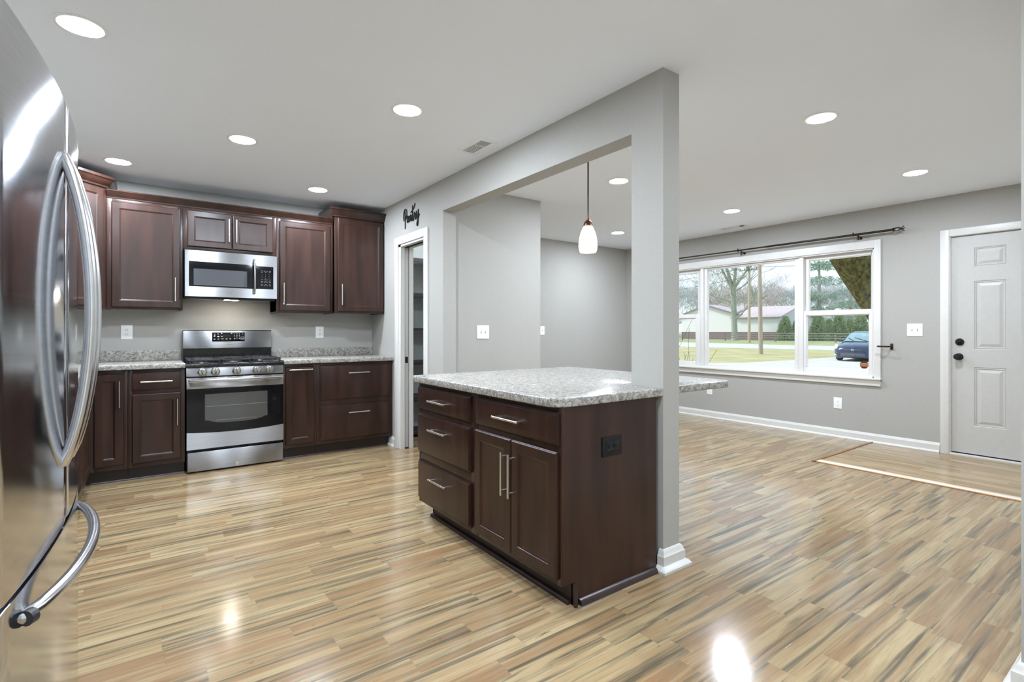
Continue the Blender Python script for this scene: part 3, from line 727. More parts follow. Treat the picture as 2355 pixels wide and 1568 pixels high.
# oven door: lower steel band with sagging top, black glass, upper band with the bar handle
def strip(x0, x1, y0, y1, f0, f1, n=24):
    V = []; F = []
    for i in range(n + 1):
        x = x0 + (x1 - x0) * i / n
        for y in (y0, y1):
            for z in (f0(x), f1(x)): V.append((x, y, z))
    for i in range(n):
        a, b = 4 * i, 4 * i + 4
        for p, q in ((0, 1), (1, 3), (3, 2), (2, 0)): F.append((a + p, a + q, b + q, b + p))
    F += [(0, 1, 3, 2), (4 * n, 4 * n + 2, 4 * n + 3, 4 * n + 1)]
    return MB().add(V, F)
od = obj('oven_door', strip(RX0 + .002, RX1 - .001, RF - .001, RF + .05, lambda x: .349 if False else oven_profile(x), lambda x: .719), MT['bglass'], rg)
obj('lower_band', strip(RX0 + .002, RX1 - .001, RF - .006, RF + .05, lambda x: .203, oven_profile), MT['steel'], od)
obj('upper_band', MB().box(RX0, RX1 - .001, RF - .007, RF + .05, .717, .812, .004), MT['steel'], od)
wp = lambda x: .413 - .030 * max(0.0, 1 - ((x - .664) / .225) ** 4) + .03
obj('oven_window', strip(.418, .908, RF - .0022, RF + .001, lambda x: wp(x), lambda x: .667), MT['owin'], od)
m = MB().tube([(.425, RF - .0026, .560), (.905, RF - .0026, .560)], .002, 6).tube([(.50, RF - .0026, .437), (.82, RF - .0026, .437)], .0015, 6)
obj('oven_rack', m, pm('rack_wire', (.30, .28, .24, 1), None, 10, .4, .6), od)
m = MB().box(.296, 1.030, RF - .062, RF - .046, .778, .800, .006)
for x in (.31, 1.016): m.box(x - .014, x + .014, RF - .05, RF - .004, .780, .798, .004)
obj('handle', m, MT['fhandle'], od)
for x0, x1 in ((.42, .47), (.52, .565), (.58, .625), (.66, .71), (.72, .77), (.83, .87)): obj('vent_slot', MB().box(x0, x1, RF - .0078, RF - .0066, .8065, .8100), MT['dark'], od)
obj('control_panel', MB().box(RX0 - .003, RX1 - .003, RF - .004, RF + .05, .822, .897, .005), MT['steel'], rg)
for x in (.397, .495, .658, .819, .923):
    m = MB().lathe([(.036, 0), (.036, -.006), (.031, -.010), (.028, -.026), (.024, -.030), (0, -.030)], (x, RF - .0035, .861), 28, 'Y')
    k = obj('knob', m, MT['knob'], rg)
    obj('grip', MB().box(x - .0065, x + .0065, RF - .050, RF - .030, .834, .888, .003), MT['knob'], k)
    obj('pointer', MB().box(x - .002, x + .002, RF - .0515, RF - .0495, .838, .858), MT['black'], k)
# cooktop
m = MB().prism([(RX0 - .008, RF - .016), (RX1 + .0, RF - .016), (RX1 + .0, 5.61), (RX0 - .008, 5.61)], .898, .930, .010)
m.v = [(x, y, z) for x, y, z in m.v]
ck = obj('cooktop', m, MT['black'], rg)
for x, y, r in ((.40, 5.20, .045), (.40, 5.46, .036), (.664, 5.33, .052), (.925, 5.20, .040), (.925, 5.46, .045)):
    bn = obj('burner', MB().lathe([(r + .015, .930), (r + .012, .936), (r, .938), (r, .945), (0, .946)], (x, y, 0), 24), MT['brass'], ck)
    obj('burner_cap', MB().lathe([(r * .8, .945), (r * .82, .950), (r * .7, .954), (0, .955)], (x, y, 0), 24), MT['iron'], bn)
for x0, x1 in ((.300, .540), (.548, .780), (.788, 1.028)):
    m = MB(); b_ = .0055; zt = .966
    y0, y1 = 5.085, 5.575
    for a in (x0 + .008, x1 - .008): m.box(a - b_, a + b_, y0, y1, zt - .014, zt, .003)
    for a in (y0 + .006, y1 - .006, (y0 + y1) / 2): m.box(x0, x1, a - b_, a + b_, zt - .014, zt, .003)
    xm = (x0 + x1) / 2
    for yc in ((5.20, 5.46) if xm < .6 or xm > .75 else (5.33,)):
        for a in range(4):
            q = PI / 4 + a * PI / 2
            m.tube([(xm + .02 * math.cos(q), yc + .02 * math.sin(q), zt - .004), (xm + .10 * math.cos(q), yc + .10 * math.sin(q), zt - .004)], .0055, 6)
        m.box(xm - b_, xm + b_, yc - .12, yc - .03, zt - .014, zt, .002).box(xm - b_, xm + b_, yc + .03, yc + .12, zt - .014, zt, .002)
    for a in (x0 + .012, x1 - .012):
        for yy in (y0 + .012, y1 - .012): m.tube([(a, yy, .930), (a, yy, zt - .006)], .007, 6)
    obj('grate', m, MT['iron'], ck)
# backguard
bgd = obj('backguard', MB().box(RX0 + .004, RX1 - .004, 5.612, 5.690, .905, 1.05).box(RX0 + .004, RX1 - .006, 5.60, 5.690, 1.2125, 1.220, .002), MT['black'], rg)
obj('control_face', MB().box(RX0 + .002, RX1 - .006, 5.598, 5.690, 1.046, 1.2125, .005), MT['steel'], bgd)
ds = obj('display', MB().box(.520, .798, 5.5955, 5.600, 1.110, 1.196, .001), MT['bglass'], bgd)
m = MB(); yb = 5.5949
U_, V_ = (1, 0, 0), (0, 0, 1)
for i, row in enumerate((('1', '2', '3'), ('4', '5', '6'), ('7', '8', '9'), ('', '0', ''))):
    for j, ch in enumerate(row):
        if ch: m.text(ch, .0125, (.709 + j * .0205, yb, 1.1835 - i * .0155), U_, V_)
for x, z, w in ((.540, 1.181, .013), (.569, 1.181, .012), (.541, 1.166, .013), (.539, 1.157, .011), (.571, 1.160, .016), (.571, 1.154, .012), (.601, 1.158, .013), (.540, 1.133, .014), (.571, 1.133, .013), (.606, 1.134, .015), (.640, 1.134, .015), (.672, 1.134, .012), (.709, 1.134, .012), (.751, 1.136, .010), (.780, 1.182, .006)):
    m.box(x - w / 2, x + w / 2, yb - .0002, yb + .0002, z - .0024, z + .0024)
for a, b, c, d in ((.7625, .7925, 1.1245, 1.126), (.7625, .7925, 1.151, 1.1525), (.7625, .764, 1.126, 1.151), (.791, .7925, 1.126, 1.151), (.769, .786, 1.1355, 1.1415)): m.box(a, b, yb - .0002, yb + .0002, c, d)
obj('key_lettering', m, MT['legend'], ds)
m = MB()
for i in range(8): m.box(.645 + i * .0064, .6495 + i * .0064, 5.5974, 5.5978, 1.0775, 1.0835)
obj('maker_mark', m, MT['glegend'], bgd)
obj('round_badge', MB().lathe([(.016, 0), (.016, -.0012), (.0135, -.0012), (.0135, -.0006), (.007, -.0006), (.006, -.001), (0, -.001)], (.666, RF + .0005, .040), 24, 'Y'), MT['chrome'], dw)

# ================================================================== MICROWAVE
MY = 5.320
mw = thing('microwave_oven', 'stainless steel over-the-range microwave with a black window', 'microwave', (.66, 5.5, 1.515))
obj('body', MB().box(.282, 1.040, MY + .030, 5.698, 1.515, 1.940).box(.300, 1.02, MY + .02, MY + .05, 1.500, 1.52), MT['matblack'], mw)
dm = MB()
gx0, gx1, gz0, gz1 = .316, .865, 1.608, 1.832
for a, b, c, d in ((.2865, gx0, 1.520, 1.930), (gx0, gx1, 1.520, gz0), (gx0, gx1, gz1, 1.930)): dm.box(a, b, MY, MY + .029, c, d)
md = obj('door', dm, MT['steel'], mw)
obj('door_glass', MB().box(gx0, gx1, MY + .001, MY + .02, gz0, gz1), MT['bglass'], md)
obj('viewing_window', MB().box(.352, .778, MY + .0002, MY + .0012, 1.620, 1.768), MT['mwin'], md)
pts = [(.838, MY - .002, 1.565), (.838, MY - .026, 1.580), (.838, MY - .038, 1.63), (.838, MY - .042, 1.72), (.838, MY - .038, 1.81), (.838, MY - .026, 1.862), (.838, MY - .002, 1.878)]
obj('handle', MB().tube(catmull(pts, 4), .0125, 12, flat=.8), MT['fhandle'], md)
cp = MB()
for a, b, c, d in ((.8665, 1.005, 1.520, gz0 + .002), (.8665, 1.005, gz1 - .006, 1.930), (1.005, 1.036, 1.520, 1.930)): cp.box(a, b, MY, MY + .029, c, d)
cpo = obj('control_panel', cp, MT['steel'], mw)
kp = obj('keypad', MB().box(.8665, 1.005, MY + .001, MY + .02, gz0 + .002, gz1 - .006), MT['bglass'], cpo)
m = MB(); ym = MY + .0004
for i, row in enumerate(('123', '456', '789', ' 0 ')):
    for j, ch in enumerate(row):
        if ch != ' ': m.text(ch, .0115, (.905 + j * .031, ym, 1.748 - i * .0165), U_, V_)
for i, z in enumerate((1.782, 1.769, 1.699, 1.683, 1.676, 1.655, 1.643)):
    for j in range(3 if i % 2 else 4):
        xx = .898 + j * (.034 if i % 2 else .0235); m.box(xx, xx + .013, ym - .0002, ym + .0002, z - .0018, z + .0018)
obj('key_lettering', m, MT['glegend'], kp)
m = MB()
for i in range(5): m.box(.615 + i * .0075, .620 + i * .0075, MY - .0006, MY - .0002, 1.556, 1.561)
obj('maker_mark', m, MT['glegend'], md)
m = MB()
for x0 in (.33, .72): m.box(x0, x0 + .27, MY + .06, MY + .17, 1.4975, 1.502)
obj('grease_filter', m, MT['steel'], mw)
obj('task_lamp', MB().box(.60, .71, MY + .07, MY + .13, 1.4965, 1.5005), MT['hood'], mw)

# ================================================================== REFRIGERATOR (own axes: +x = front, y along its face)
fr = thing('refrigerator', 'tall stainless steel French-door refrigerator with a bottom freezer, at the left edge', 'refrigerator', (-.1575, 1.667, 0))
fr.rotation_euler = (0, 0, -.021)
HW = .472; HWN = .510      # the near half runs out of the picture
def face_x(y): return -.0245 * (y / .455) ** 2
def curved_slab(y0, y1, z0, z1, back=-.088, rnd=.012, n=16):
    """a door leaf bowed outward, with rounded front edges, extruded up"""
    pts = []
    pts.append((back, y0)); 
    for k in range(5):
        q = k / 4 * PI / 2; pts.append((face_x(y0 + rnd) - rnd * (1 - math.sin(q)), y0 + rnd * (1 - math.cos(q))))
    for i in range(1, n): 
        y = y0 + rnd + (y1 - y0 - 2 * rnd) * i / n; pts.append((face_x(y), y))
    for k in range(5):
        q = (1 - k / 4) * PI / 2; pts.append((face_x(y1 - rnd) - rnd * (1 - math.sin(q)), y1 - rnd * (1 - math.cos(q))))
    pts.append((back, y1))
    return MB().prism(pts, z0, z1, .004)
obj('body', MB().box(-.775, -.094, -.448, .448, .03, 1.755, .004).box(-.74, -.10, -.43, .43, .0, .03), pm('fridge_side_gray', srgb(62, 62, 64), srgb(66, 66, 68), 40, .4), fr, local=True)
for a in (.35, -.44): obj('hinge_cover', MB().box(-.16, -.095, a, a + .09, 1.756, 1.772, .004), MT['black'], fr, local=True)
for y0, y1, hy in ((.0025, HW, .050), (-HWN, -.0025, -.050)):
    d = obj('door', curved_slab(y0, y1, .745, 1.772), MT['fridge'], fr, local=True, ang=40)
    P = []
    for i in range(25):
        q = i / 24; P.append((face_x(hy) + .0 + .052 * (4 * q * (1 - q)) ** .8, hy, .895 + q * .735))
    P = [(P[0][0] - .012, hy, .893)] + P + [(P[-1][0] - .012, hy, 1.632)]
    obj('handle', MB().tube(P, .0155, 14, flat=.85, up=(0, 1, 0)), MT['fhandle'], d, local=True)
dw = obj('freezer_drawer', curved_slab(-HWN, HW, .068, .735), MT['fridge'], fr, local=True, ang=40)
P = []
for i in range(25):
    q = i / 24; y = -.375 + q * .735
    P.append((face_x(y) + .050 * (4 * q * (1 - q)) ** .75, y, .680))
P = [(P[0][0] - .014, P[0][1], .68)] + P + [(P[-1][0] - .014, P[-1][1], .68)]
h = obj('handle', MB().tube(P, .0135, 14), MT['fhandle'], dw, local=True)
obj('handle_end_cap', MB().tube([(face_x(-.375) + .004, -.384, .68), (face_x(-.375) + .012, -.372, .68)], .0145, 12), MT['iron'], h, local=True)
obj('toe_grille', MB().box(-.12, -.055, -.43, .43, .012, .062, .003), MT['matblack'], fr, local=True)

# ================================================================== WALL FITTINGS
def plate(name, label, cat, c, n, u, kind, w=.0835, h=.126, gangs=1, group=None):
    """a cover plate on a wall: c = centre on the wall face, n = outward, u = across"""
    c, n, u = Vector(c), Vector(n), Vector(u); z = Vector((0, 0, 1))
    t = thing(name, label, cat, c - z * (h / 2), group)
    o = c - u * (w / 2) - z * (h / 2)
    obj('cover_plate', MB().rings((o, u, n), w, h, [(0, 0.0006), (0, .004), (.003, .006), (.005, .0065)]), MT['plastic'], t)
    for g in range(gangs):
        cc = c + u * ((g - (gangs - 1) / 2) * .046)
        if kind == 'outlet':
            for dz in (-.0195, .0195):
                m = MB().rings((cc - u * .017 + z * (dz - .0145), u, n), .034, .029, [(0, .005), (.001, .0085), (.004, .009)])
                r_ = obj('receptacle', m, MT['plastic'], t)
                s_ = MB()
                for du in (-.0065, .0065): s_.rings((cc + u * (du - .001) + z * (dz - .003), u, n), .0025, .009, [(0, .0085), (0, .0094)])
                s_.rings((cc - u * .002 + z * (dz - .011), u, n), .004, .004, [(0, .0085), (0, .0094)])
                obj('slot_marking', s_, MT['slot'], r_)
        else:
            obj('toggle_slot', MB().rings((cc - u * .005 - z * .012, u, n), .010, .024, [(0, .006), (.001, .0072)]), MT['glegend'], t)
            q = cc + n * .006
            obj('toggle', MB().tube([q, q + n * .012 + z * .006], [.0042, .003], 8), MT['plastic'], t)
    return t
NX, UYm = (-1, 0, 0), (0, -1, 0)
plate('outlet', 'white outlet on the kitchen wall left of the range, above the left countertop', 'outlet', (-.131, 5.70, 1.2005), NY, UX, 'outlet')
plate('outlet', 'white outlet on the kitchen wall right of the range, above the right countertop', 'outlet', (1.540, 5.70, 1.199), NY, UX, 'outlet')
plate('light_switch', 'white double switch plate on the stub wall behind the island', 'light switch', (2.595, 4.06, 1.198), NY, UX, 'switch', w=.134, gangs=2)
plate('light_switch', 'narrow white switch plate half hidden at the stub wall edge, on the far wall', 'light switch', (4.632, 5.667, 1.217), NY, UX, 'switch')
plate('light_switch', 'white double switch plate between the picture window and the front door', 'light switch', (XW, 1.8065, 1.2215), NX, UYm, 'switch', w=.130, gangs=2)
plate('outlet', 'white outlet low on the wall below the right end of the picture window', 'outlet', (XW, 2.5225, .387), NX, UYm, 'outlet')
plate('outlet', 'white outlet low on the window wall, partly hidden under the island overhang', 'outlet', (XW, 4.149, .385), NX, UYm, 'outlet')

# pantry sign, handwriting in black metal on the wall over the doorway
sg = []
Y0, Z0 = 4.800, 2.288
strokes = [
    [(.036, -.055), (.036, .02), (.034, .09), (.030, .135)],
    [(.006, .03), (.000, .075), (.008, .120), (.034, .143), (.066, .132), (.076, .095), (.062, .058), (.040, .040)],
    [(.112, .058), (.096, .066), (.084, .045), (.084, .012), (.098, .000), (.110, .018), (.116, .060), (.117, .020), (.126, .000), (.136, .012)],
    [(.136, .012), (.144, .060), (.146, .004), (.152, .040), (.166, .066), (.174, .045), (.176, .006), (.190, .004)],
    [(.190, .004), (.206, .070), (.210, .150), (.208, .080), (.208, .020), (.220, -.002), (.236, .010)],
    [(.166, .086), (.200, .098), (.236, .118), (.258, .146), (.262, .160)],
    [(.236, .010), (.248, .074), (.254, .060), (.268, .066), (.270, .030), (.276, .002), (.290, .010)],
    [(.296, .080), (.298, .030), (.308, .010), (.326, .030), (.338, .086), (.336, .020), (.330, -.045), (.316, -.068), (.306, -.050), (.318, -.018), (.362, .040)],
]
m = MB()
for st in strokes: m.tube(catmull([(PX0 - .0055, Y0 - a, Z0 + b) for a, b in st], 5), .0048, 7)
tag(obj('wall_sign', m, MT['matblack']), 'black metal script sign reading Pantry above the pantry doorway', 'sign')

# curtain rod, brackets and finial
rx = XW - .085
cr = thing('curtain_rod', 'long dark bronze curtain rod with a twisted cage finial above the picture window', 'curtain rod', (rx, 3.55, 2.27))
obj('rod', MB().tube([(rx, 1.966, 2.268), (rx, 3.30, 2.270)], .0125, 14).tube([(rx, 3.29, 2.270), (rx, 5.15, 2.272)], .0095, 14), MT['bronze'], cr)
for y in (2.292, 3.636, 4.95):
    b_ = obj('bracket', MB().tube([(XW - .004, y, 2.235), (rx, y, 2.255)], .007, 8).lathe([(.016, 0), (.016, -.006), (.010, -.008), (0, -.008)], (XW, y, 2.235), 16, 'X').tube([(rx, y, 2.206), (rx, y, 2.256)], .010, 10), MT['bronze'], cr)
    obj('ring_clamp', MB().lathe([(.016, -.006), (.019, 0), (.016, .006), (.013, .006), (.013, -.006)], (rx, y + .045, 2.27), 18, 'Y').tube([(rx, y + .045, 2.286), (rx, y + .045, 2.298)], .004, 8), MT['bronze'], b_)
for ye, sgn in ((1.966, -1), (5.15, 1)):
    m = MB().lathe([(.0135, -.008), (.020, -.004), (.020, .004), (.0135, .008)], (rx, ye, 2.268), 18, 'Y')
    for k in range(4):
        q = k * PI / 2 + .4; P = []
        for i in range(9):
            s_ = i / 8; rr = .020 * math.sin(PI * min(1, s_ * 1.45)) + .003 + max(0, s_ - .69) * .07
            P.append((rx + rr * math.cos(q + s_ * 1.6), ye + sgn * s_ * .095, 2.268 + rr * math.sin(q + s_ * 1.6)))
        m.tube(P, .0042, 6)
    obj('finial', m, MT['bronze'], cr)
# drapery holdback
t = thing('curtain_holdback', 'black metal curtain holdback sticking out of the wall right of the picture window', 'holdback', (XW, 2.01, 1.02))
obj('wall_plate', MB().box(XW - .008, XW - .0005, 1.993, 2.017, 1.012, 1.078, .003), MT['bronze'], t)
obj('arm', MB().tube([(XW - .006, 2.005, 1.046), (XW - .07, 2.008, 1.046), (XW - .085, 2.02, 1.046), (XW - .085, 2.10, 1.047), (XW - .085, 2.112, 1.047)], [.008, .008, .009, .0085, .006], 10), MT['bronze'], t)

# pantry shelves and lamp
zs_ = ((1.965, 2.044), (1.589, 1.645), (1.218, 1.244), (.823, .861), (.400, .459), (.030, .060))
names = ('topmost black pantry shelf, seen through the doorway below the bright wall', 'second black pantry shelf from the top', 'third black pantry shelf from the top, a thin one',
         'fourth black pantry shelf from the top, level with the island top', 'fifth black pantry shelf from the top, low behind the island drawers', 'lowest black pantry shelf, just off the floor')
for (a, b), lab in zip(zs_, names):
    t = tag(obj('pantry_shelf', MB().box(2.2565, 3.1935, 5.350, 5.6655, b - .018, b, .001), MT['shelf']), lab, 'shelf', 'black pantry shelves')
    obj('front_edge', MB().box(2.2565, 3.1935, 5.332, 5.350, a, b, .001), MT['shelf'], t)
t = thing('pantry_light', 'small ceiling lamp inside the pantry', 'light', (2.72, 4.85, ZC))
obj('lens', MB().lathe([(.13, 0), (.13, -.03), (.09, -.06), (0, -.07)], (2.72, 4.85, ZC), 28), emis('pantry_lamp', (.92, .97, 1, 1), 62), t)

# ================================================================== OUTDOORS (ground lies .38 below the floor)
G = -.38
random.seed(11)
_s, _c = math.sin(CAM_YAW), math.cos(CAM_YAW)
OM = dict(
    lawn=pm('dormant_lawn', srgb(170, 164, 118), srgb(194, 186, 144), .55, .95, detail=8, spec=.1),
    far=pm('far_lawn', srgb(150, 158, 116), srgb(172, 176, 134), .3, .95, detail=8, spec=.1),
    drive=pm('pale_gravel_drive', srgb(196, 196, 192), srgb(212, 211, 206), 1.2, .95, detail=9, spec=.1),
    road=pm('pale_asphalt', srgb(196, 198, 200), srgb(210, 211, 212), .8, .9, spec=.1),
    pole=pm('weathered_pole_wood', srgb(164, 148, 134), srgb(200, 186, 172), 6, .9, stretch=(6, 6, .25), spec=.1),
    pole2=pm('brown_pole_wood', srgb(178, 156, 134), srgb(206, 188, 168), 6, .9, stretch=(6, 6, .25), spec=.1),
    fence=pm('gray_rail_wood', srgb(122, 122, 112), srgb(150, 150, 138), 8, .9, spec=.1),
    barn=pm('white_metal_siding', srgb(236, 233, 232), srgb(240, 238, 237), 3, .7, stretch=(1, 12, .05), spec=.2),
    barnlow=pm('mauve_wainscot', srgb(140, 116, 122), srgb(152, 128, 132), 3, .8, spec=.1),
    barnroof=pm('pale_pink_roof', srgb(196, 182, 184), srgb(208, 194, 194), 3, .7, spec=.2),
    fascia=pm('gray_fascia', srgb(150, 142, 142), None, 3, .8, spec=.1),
    bark=pm('pale_gray_bark', srgb(150, 154, 138), srgb(186, 188, 174), 5, .95, stretch=(3, 3, .6), spec=.05),
    twig=pm('hazed_bare_twigs', srgb(196, 184, 180), srgb(212, 202, 198), 2, .95, spec=.05),  # bleached haze of distance is put into the far tree colors
    twig2=pm('hazed_gray_twigs', srgb(184, 188, 186), srgb(202, 204, 202), 2, .95, spec=.05),
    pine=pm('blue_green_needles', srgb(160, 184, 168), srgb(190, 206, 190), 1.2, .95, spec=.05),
    cedar=pm('dark_green_needles', srgb(148, 164, 128), srgb(186, 198, 160), 1.5, .95, spec=.05),
    moss=pm('mossy_bark', srgb(44, 36, 26), srgb(112, 106, 58), 15, .95, stretch=(1, 1, .6), bump=1.0, spec=.05, detail=10, lo=.3, hi=.7),
    bark2=pm('dark_bark', srgb(52, 46, 40), srgb(86, 76, 66), 9, .95, stretch=(1, 1, .5), bump=.8, spec=.05, detail=8),
    wire=pm('wire_black', srgb(90, 96, 100), None, 3, .7),
)
def ground(px, depth):
    """where the sight line through photo column px meets the ground at that depth"""
    r = (px - 1177.5) / CAM_F
    return Vector((depth * (_s + r * _c), depth * (_c - r * _s), G))
struct('ground', MB().box(-60, 240, -150, 260, G - .2, G), OM['lawn'])
struct('added_patio', MB().box(-4, 6, -9, -1.56, G, G + .30), pm('pale_concrete', srgb(214, 212, 206), srgb(224, 222, 216), 2, .9))  # unseen pale slab added to bounce daylight through window_2 onto the ceiling
struct('far_field', MB().box(62, 238, -148, 258, G, G + .015), OM['far'])
struct('road', MB().prism([(46.3, -148), (58.4, -148), (57.0, 26.4), (59.8, 38.8), (60, 258), (45.6, 258), (44.0, 28.5), (45.4, 21)], G, G + .03), OM['road'])
struct('driveway', MB().prism([(6.9, -9), (22, -9), (44.9, -2), (44.9, 7), (36, 13.4), (28.6, 13.4), (24.5, 13.7), (20, 15.2), (15, 18), (10, 20), (6.9, 20)], G, G + .012), OM['drive'])

def branchy(mb, p, d, length, rad, level, rng, spread=.6, up=.15, nseg=4, minr=.012):
    pts = [Vector(p)]; dd = Vector(d).normalized()
    for i in range(nseg):
        dd = (dd + Vector((rng.uniform(-1, 1), rng.uniform(-1, 1), rng.uniform(-.6, 1))) * .13 + Vector((0, 0, up * .3))).normalized()
        pts.append(pts[-1] + dd * (length / nseg))
    R = [max(minr, rad * (1 - .6 * i / nseg)) for i in range(nseg + 1)]
    mb.tube(pts, R, 6 if rad > .12 else (4 if rad > .04 else 3), cap=False)
    if level == 0: return
    n = rng.randint(3, 5)
    for k in range(n):
        f = rng.uniform(.35, 1.0); i = min(nseg - 1, int(f * nseg)); q = pts[i].lerp(pts[i + 1], f * nseg - i)
        a = rng.uniform(0, 2 * PI); side = Vector((math.cos(a), math.sin(a), rng.uniform(-.1, .5)))
        nd = (dd * (1 - spread) + side * spread).normalized()
        branchy(mb, q, nd, length * rng.uniform(.5, .78), R[i] * rng.uniform(.45, .65), level - 1, rng, spread, up, max(3, nseg - 1), minr)

def bare_tree(name, label, base, h, rad, mat, seed, level=4, lean=(0, 0), group=None, fork=.35, minr=.02, limbs=5):
    rng = random.Random(seed); m = MB(); b = Vector(base)
    top = b + Vector((lean[0], lean[1], h * fork))
    P = [b, b + Vector((0, 0, h * .04)), b.lerp(top, .5), top]; m.tube(P, [rad * 1.4, rad * 1.05, rad * .95, rad * .85], 10, cap=False)
    t = tag(obj(name, m, mat, origin=b), label, 'tree', group)
    c = MB()
    for k in range(limbs):
        a = 2 * PI * k / limbs + rng.uniform(-.4, .4); d = Vector((math.cos(a) * .55, math.sin(a) * .55, rng.uniform(.7, 1.2)))
        branchy(c, top - Vector((0, 0, rng.uniform(0, h * .06))), d, h * rng.uniform(.26, .36), rad * .55, level - 1, rng, .6, .15, 4, minr)
    for k in range(limbs):
        f = rng.uniform(.45, .95); a = rng.uniform(0, 2 * PI)
        branchy(c, b.lerp(top, f), Vector((math.cos(a), math.sin(a), .25)), h * rng.uniform(.16, .26), rad * .3, max(1, level - 2), rng, .55, .05, 4, minr)
    obj('branches', c, mat, t)
    return t
def conifer(name, label, base, h, w, mat, seed, n=1500, group=None, open_=0.0, trunk=None, zlo=.02, power=1.0):
    leaf = .5 if open_ else 1.0
    rng = random.Random(seed); b = Vector(base); m = MB()
    m.tube([b, b + Vector((0, 0, h * .96))], [w * .05 + .06, .03], 6)
    t = tag(obj(name, m, trunk or OM['bark'], origin=b), label, 'tree', group); c = MB()
    for i in range(n):
        f = zlo + (1 - zlo) * (rng.random() ** 1.25)
        if open_ and math.sin(f * 46 + seed) < open_ * 1.2 - .6: continue
        env = w * .5 * (1 - f) ** power + .08
        r = env * (rng.random() ** .45 if not open_ else rng.random() ** .7); a = rng.uniform(0, 2 * PI)
        q = b + Vector((r * math.cos(a), r * math.sin(a), f * h - r * .12))
        o = Vector((math.cos(a), math.sin(a), rng.uniform(-.35, .25))) * (.13 * w * leaf * rng.uniform(.5, 1.1)); s_ = Vector((-math.sin(a), math.cos(a), rng.uniform(-.3, .3))) * (.05 * w * leaf * rng.uniform(.5, 1.2))
        z_ = Vector((0, 0, .035 * w * leaf))
        c.add([q - s_, q + s_, q + o * 1.0 + z_, q + o * .5 - z_ * .6], [(0, 1, 2), (0, 3, 1), (0, 2, 3), (1, 3, 2)])
    obj('needles', c, mat, t, smooth=False)
    return t

# the big bare tree in front of the barn
bt = bare_tree('bare_tree', 'large bare tree with a thick gray trunk in front of the white barn', (80.0, 47.05, G), 25, .46, OM['bark'], 5, 5, (0, .3), fork=.40, minr=.022, limbs=6)
m = MB(); rng = random.Random(3)
branchy(m, (80, 47.1, 4.0), (.1, -.75, .30), 5.5, .20, 3, rng, .5, .10, 5, .02); branchy(m, (80, 47.1, 3.2), (-.3, -.9, .22), 5.2, .17, 3, rng, .5, .05, 5, .02)
branchy(m, (80, 47.1, 5.2), (.1, .8, .35), 6.0, .18, 3, rng, .5, .10, 5, .02)
obj('low_limbs', m, OM['bark'], bt)
# bare woods behind
bg_spots = [(1545 + 27 * i, (112, 140, 126, 156)[i % 4], 14 + (i * 7) % 4, 'twig' if 3 <= i <= 9 else 'twig2') for i in range(18)] + [(1250 + 60 * i, (118, 138)[i % 2], 15, 'twig2') for i in range(5)]
protos = {}
for i, (px, d, h, mt) in enumerate(bg_spots):
    key = mt + str(i % 2)
    if key not in protos:
        protos[key] = bare_tree('bare_woodland_tree', 'pale bare tree in the distant woods behind the barn and the rail fence', ground(px, d), h * 1.15, .20, OM[mt], 40 + i, 5, fork=.25, group='distant bare woods', minr=.020, limbs=5); protos[key + 'h'] = h
    else: dup(protos[key], ground(px, d), rot=(0, 0, i * 1.3), scale=(1, 1, h / protos[key + 'h']))
# evergreens behind the fence
cp = [(1806, 84, 3.9, 2.9), (1833, 88, 3.6, 2.4), (1882, 83, 4.6, 3.0), (1930, 83, 4.7, 2.9), (1980, 83, 4.5, 3.0), (2032, 83, 4.5, 3.0), (1858, 100, 4.6, 2.8), (1906, 92, 3.8, 2.6), (1955, 92, 3.8, 2.6)]
labs = ['rounded green shrub just right of the white barn', 'low green evergreen behind the fence at the mullion right of the big pane', 'leftmost dark cone-shaped evergreen in the lower right pane, behind the fence', 'middle cone-shaped evergreen in the lower right pane, left of the car roof',
        'right-hand cone-shaped evergreen in the lower right pane, above the car roof', 'cone-shaped evergreen hidden behind the right window frame', 'paler evergreen set back at the left edge of the right pane', 'paler evergreen set back between the left and middle dark evergreens', 'paler evergreen set back between the middle and right dark evergreens']
pr = None
for i, ((px, d, h, w), lab) in enumerate(zip(cp, labs)):
    if pr is None: pr = conifer('evergreen_tree', lab, ground(px, d), 4.0, 2.9, OM['cedar'], 7, 2600, 'evergreens behind the rail fence', power=.75)
    else: dup(pr, ground(px, d), lab, rot=(0, 0, i * 1.1), scale=(w / 2.9, w / 2.9, h / 4.0))
conifer('tall_pine', 'tall pale blue-green pine on the left of the upper right pane', ground(1884, 112), 24, 9.5, OM['pine'], 21, 5200, open_=.42, zlo=.14, power=.55)
conifer('tall_pine', 'pale blue-green pine behind the leaning mossy trunk, right of the taller one', ground(1955, 118), 21, 8.5, OM['pine'], 22, 4600, open_=.42, zlo=.14, power=.55)
# barn
bx = 88.0
bn = thing('barn', 'long white barn with a pale pinkish roof and a mauve lower wall', 'barn', (94, 53, G))
m = MB().box(bx, 101, 43.9, 51.7, G, 3.6).box(bx - .02, 101, 51.7, 63.1, G, 4.4)
m.add([(bx - .02, 51.7, 4.4), (bx - .02, 63.1, 4.4), (bx - .02, 57.4, 6.15), (101, 51.7, 4.4), (101, 63.1, 4.4), (101, 57.4, 6.15)], [(0, 1, 2), (3, 5, 4), (0, 2, 5, 3), (1, 4, 5, 2)])
m.add([(x, y, z) for y in (43.9, 51.7) for x, z in ((bx, 3.6), (101, 3.6), (94.5, 5.72))], [(0, 1, 2), (3, 5, 4), (0, 2, 5, 3), (1, 4, 5, 2)])
obj('siding', m, OM['barn'], bn, smooth=False)
obj('wainscot', MB().box(bx - .06, bx, 43.88, 63.12, G, 1.05), OM['barnlow'], bn)
m = MB()
